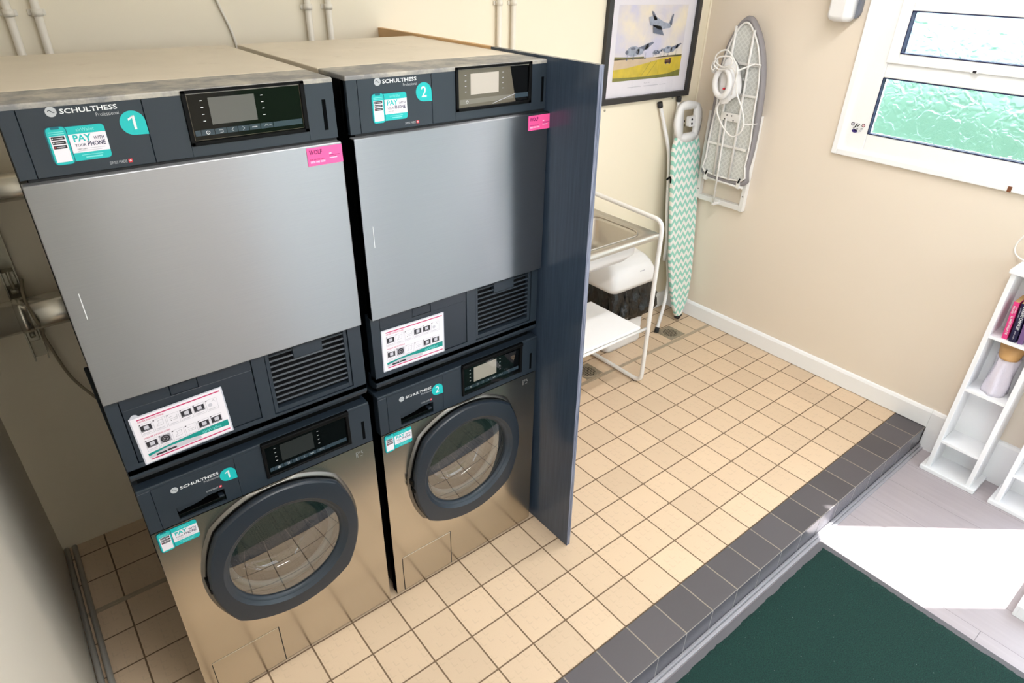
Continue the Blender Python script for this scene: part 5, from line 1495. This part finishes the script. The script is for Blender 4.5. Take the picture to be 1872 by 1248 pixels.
drain(2.388, 0.674, 0.066, 'square metal floor drain at the foot of the zigzag ironing board')
drain(1.650, 0.668, 0.062, 'square metal floor drain under the sink stand, beside the partition')

# ------------------------------------------------------------------ soap dispenser and bits on the right wall
def dispenser():
    t = root('soap_dispenser', (XR-0.05, 0.18, 1.80), 'white wall dispenser with grey back plate, left of the window', 'dispenser')
    bm = begin(); prism(bm, rrect(0.135, 0.246, 1.812, 2.06, 0.03, 5), lambda u, v, d: Vector((XR-d, u, v)), 0.001, 0.030, 0, bev=0.004); link('back_plate', bm, mat('grey_plate', (120, 124, 136), 0.4), t)
    bm = begin()
    L = []
    for d, i in ((0.030, 0.0), (0.060, 0.001), (0.084, 0.005), (0.096, 0.013), (0.102, 0.024)):
        L.append([Vector((XR-d, u, v)) for u, v in rrect(0.150+i, 0.258-i*0.8, 1.800+i, 2.06-i, 0.028-i*0.6, 5)])
    loft(bm, L, 0, cap0=True, cap1=True); link('cover', bm, M['plastic'], t)
dispenser()
def zebra():
    d = Decal(lambda u, v, h: Vector((XR-0.0045-h, 0.010-u, 1.346+v)), 0.0005)
    K = mat('sticker_black', (12, 10, 16), 0.6, spec=0.1); P_ = mat('purple_grey_print', (70, 58, 120), 0.5, spec=0.1); PK = mat('pale_pink_ear', (236, 190, 196), 0.5)
    d.disc(0, 0, 0.024, M['print_white'], 24, 0.022); d.up()
    for s_, c in ((-1, M['paperg']), (1, PK)):
        d.disc(s_*0.026, 0.018, 0.0085, K, 16); d.up(); d.disc(s_*0.026, 0.018, 0.0058, c, 14)
    d.line((-0.013, 0.003), (-0.004, 0.023), 0.005, K); d.line((-0.003, 0.007), (0.007, 0.021), 0.0042, K); d.line((0.016, 0.0), (0.027, 0.003), 0.0032, K); d.line((0.012, -0.009), (0.022, -0.009), 0.0028, K)
    d.disc(0.001, -0.002, 0.0036, K, 10); d.disc(-0.016, -0.001, 0.003, K, 10)
    d.disc(-0.009, -0.013, 0.014, P_, 20, 0.008); d.up(); d.line((-0.014, -0.009), (0.002, -0.010), 0.003, K)
    o = d.done('animal_sticker'); tag(o, 'small striped animal-head sticker on the lower left of the window frame', 'sticker')
zebra()
bm = begin(); box(bm, XR-0.026, XR-0.0225, -0.697, -0.682, 1.214, 1.238, 0, bev=0.001); tag(link('brown_peg', bm, M['brown']), 'tiny brown wooden block on the window trim bottom edge', 'block')

# ------------------------------------------------------------------ shelf towers
def tower(y0, label, marks):
    w, XF, zt = 0.200, 2.518, 0.955
    t = root('shelf_tower', (2.60, y0-w/2, ZF), label, 'shelf unit', 'narrow white shelf towers by the right wall')
    th = 0.020
    y1 = y0-w
    bm = begin(); box(bm, XF-0.012, XR-0.0175, y1-0.024, y0+0.020, ZF, ZF+0.022, 0, bev=0.003); link('base', bm, M['white'], t)
    for a, b_ in ((y0-th, y0), (y1, y1+th)):
        bm = begin(); box(bm, XF, XR-0.018, a, b_, ZF+0.022, zt-0.018, 0, bev=0.0015); link('side_panel', bm, M['white'], t)
    bm = begin(); box(bm, XR-0.030, XR-0.018, y1+th, y0-th, ZF+0.022, zt-0.018, 0); link('back_panel', bm, M['white'], t)
    for z in (0.052, 0.355, 0.635):
        bm = begin(); box(bm, XF+0.002, XR-0.030, y1+th, y0-th, z, z+0.014, 0, bev=0.001); link('shelf', bm, M['white'], t)
    bm = begin(); box(bm, XF-0.010, XR-0.018, y1-0.008, y0+0.008, zt-0.018, zt, 0, bev=0.003); link('top', bm, M['white'], t)
tower(-0.848, 'narrow white shelf tower holding books, nearer the tiled step', 1)
tower(-1.152, 'narrow white shelf tower at the right edge, beyond the one with books', 2)

def book(name, y, x, h, th, dep, lean, spine, texts, label, zb=0.649):
    """upright book, spine to -x; y = centre of the spine at its foot"""
    t = root(name, (x+dep/2, y, zb), label, 'book', 'paperbacks on the shelf tower')
    Rm = Matrix.Translation((x, y, zb)) @ Matrix.Rotation(lean, 4, 'X')
    f = lambda p: Rm @ Vector(p)
    bm = begin(); b2 = begin(); box(b2, 0.0, dep, -th/2, th/2, 0, h, 0, bev=0.0015)
    bmesh.ops.transform(b2, matrix=Rm, verts=b2.verts); merge(bm, b2, 0)
    link('cover', bm, spine, t)
    bm = begin(); b2 = begin(); box(b2, 0.003, dep+0.001, -th/2+0.0012, th/2-0.0012, 0.003, h+0.0006, 0)
    bmesh.ops.transform(b2, matrix=Rm, verts=b2.verts); merge(bm, b2, 0)
    link('pages', bm, mat('aged_pages', (206, 166, 112), 0.7), t)
    d = Decal(lambda u, v, hh: Rm @ Vector((-0.0004-hh, v, u)), 0.0002)
    for s_, u0, v0, w_, hgt, m in texts:
        # text runs down the spine: local u -> from top to bottom
        key = (s_, 0.02)
        if key not in TXT: TXT[key] = textmesh(s_, 0.02)
        V, F = TXT[key]; xs_ = [q[0] for q in V]; ys_ = [q[1] for q in V]
        ax, bx, ay, by = min(xs_), max(xs_), min(ys_), max(ys_)
        vs = [d.bm.verts.new(d.f(h-(u0+(q[0]-ax)/(bx-ax)*w_), -(v0+hgt*0.5)+hgt*(q[1]-ay)/(by-ay)*-1+hgt, d.h)) for q in V]
        vs = [d.bm.verts.new(d.f(h-(u0+(q[0]-ax)/(bx-ax)*w_), (v0-hgt*0.5)+hgt*(q[1]-ay)/(by-ay), d.h)) for q in V]
        k = d.mi(m)
        for ff in F:
            try: g = d.bm.faces.new([vs[i] for i in ff]); g.material_index = k
            except ValueError: pass
    d.done('spine_lettering', t)
PINK = mat('pink_book_cover', (226, 62, 132), 0.4); NAVYB = mat('navy_book_cover', (26, 24, 62), 0.4); PURP = mat('violet_book_cover', (120, 90, 140), 0.4); ORNG = mat('tan_book_cover', (190, 140, 90), 0.5)
LEAN = math.radians(-7)
book('book', -0.918, 2.535, 0.172, 0.021, 0.105, LEAN*0.6, PINK, [('IT ENDS WITH US', 0.065, -0.001, 0.085, 0.0085, M['print_white']), ('HOOVER', 0.018, 0.0035, 0.036, 0.007, M['print_white']), ('COLLEEN', 0.018, -0.005, 0.030, 0.004, M['print_white'])], 'pink paperback with white spine lettering on the book tower shelf')
book('book', -0.948, 2.530, 0.176, 0.026, 0.105, LEAN*0.6, NAVYB, [('TAKING CHANCES', 0.012, -0.004, 0.105, 0.012, M['print_white']), ('The next step', 0.018, 0.008, 0.045, 0.004, M['paperg']), ('Molly Walker', 0.125, -0.001, 0.038, 0.006, M['paperg'])], 'dark navy paperback with bold white spine lettering, right of the pink one')
book('book', -0.976, 2.535, 0.165, 0.020, 0.105, LEAN*0.6, PURP, [], 'violet paperback at the far right of the book tower shelf')
bm = begin()
def wrapped():
    t = root('plastic_bag', (2.60, -0.955, 0.369), 'crumpled whitish plastic bag with a folded tan paper top, on the shelf', 'bag')
    bm = begin(); L = []
    r_ = random.Random(5)
    ph = [r_.uniform(0, 6.28) for _ in range(4)]
    for k in range(13):
        v = k/12; z = 0.3695+0.185*v
        a_ = 0.052*(1-0.18*v)*(0.96+0.04*math.sin(v*7)); b_ = 0.058*(1-0.12*v)
        L.append([Vector((2.600+math.cos(q)*b_*(1+0.09*math.sin(3*q+ph[0]+4*v)+0.05*math.sin(7*q+ph[1])), -0.955+math.sin(q)*a_*(1+0.10*math.sin(4*q+ph[2]-3*v)+0.05*math.sin(9*q+ph[3]+5*v)), z)) for q in [2*PI*i/40 for i in range(40)]])
    loft(bm, L, 0, cap0=True, cap1=True); link('bag_body', bm, M['clearbag'], t)
    bm = begin(); L = []
    for k in range(7):
        v = k/6; z = 0.553+0.055*v
        L.append([Vector((2.595+math.cos(q)*(0.052-0.030*v), -0.955+math.sin(q)*(0.040+0.010*v)*(1+0.05*math.sin(5*q)), z+0.010*math.sin(q*2)*v)) for q in [2*PI*i/28 for i in range(28)]])
    loft(bm, L, 0, cap0=True, cap1=True); link('folded_top', bm, M['tan'], t)
wrapped()
bm = begin(); tube(bm, spline([(2.66, -0.90, 1.16), (2.66, -0.83, 1.09), (2.66, -0.797, 1.03), (2.655, -0.80, 0.985), (2.65, -0.835, 0.962), (2.645, -0.90, 0.960), (2.64, -0.98, 0.9595)], 7), 0.0035, 8)
tag(link('white_flex', bm, M['whitecable']), 'loop of thin white flex resting on top of the book tower', 'cable')

# low white frame and mat in the doorway corner
def low_box():
    t = root('white_crate', (2.10, -1.52, ZF), 'white open crate on the plank floor at the lower right edge', 'crate')
    x0, x1, y0, y1 = 1.900, 2.28, -1.62, -1.425
    bm = begin(); box(bm, x0, x1, y0, y1, ZF+0.0, ZF+0.012, 0, bev=0.002); link('bottom', bm, M['white'], t)
    for a in ((x0, x1, y0, y0+0.012), (x0, x1, y1-0.012, y1), (x0, x0+0.012, y0+0.012, y1-0.012), (x1-0.012, x1, y0+0.012, y1-0.012)):
        bm = begin(); box(bm, a[0], a[1], a[2], a[3], ZF+0.012, ZF+0.055, 0, bev=0.001); link('side', bm, M['white'], t)
low_box()

# ------------------------------------------------------------------ entrance mat
def floor_mat():
    t = root('floor_mat', (0.4, -1.35, ZF), 'large dark green carpet mat with grey rubber edge, below the step', 'mat')
    x0, x1, y0, y1 = -0.82, 1.655, -1.90, -0.779
    bm = begin(); prism(bm, rrect(x0, x1, y0, y1, 0.006), lambda u, v, d: Vector((u, v, d)), ZF, ZF+0.004, 0); link('rubber_border', bm, M['greyrubber'], t)
    b2 = begin(); e = 0.026
    nx, ny = 120, 80
    X0, X1, Y0, Y1 = x0+e, x1-e, y0+e, y1-e
    r_ = random.Random(3)
    g = [[b2.verts.new((X0+(X1-X0)*i/nx + (r_.uniform(-0.003, 0.003) if i in (0, nx) else 0), Y0+(Y1-Y0)*j/ny + (r_.uniform(-0.003, 0.003) if j in (0, ny) else 0), ZF+(0.0042 if (i in (0, nx) or j in (0, ny)) else 0.0085+r_.uniform(-0.0006, 0.0006)))) for j in range(ny+1)] for i in range(nx+1)]
    for i in range(nx):
        for j in range(ny):
            f = b2.faces.new((g[i][j], g[i+1][j], g[i+1][j+1], g[i][j+1])); f.smooth = True
    link('carpet_pile', b2, M['pile'], t)
floor_mat()
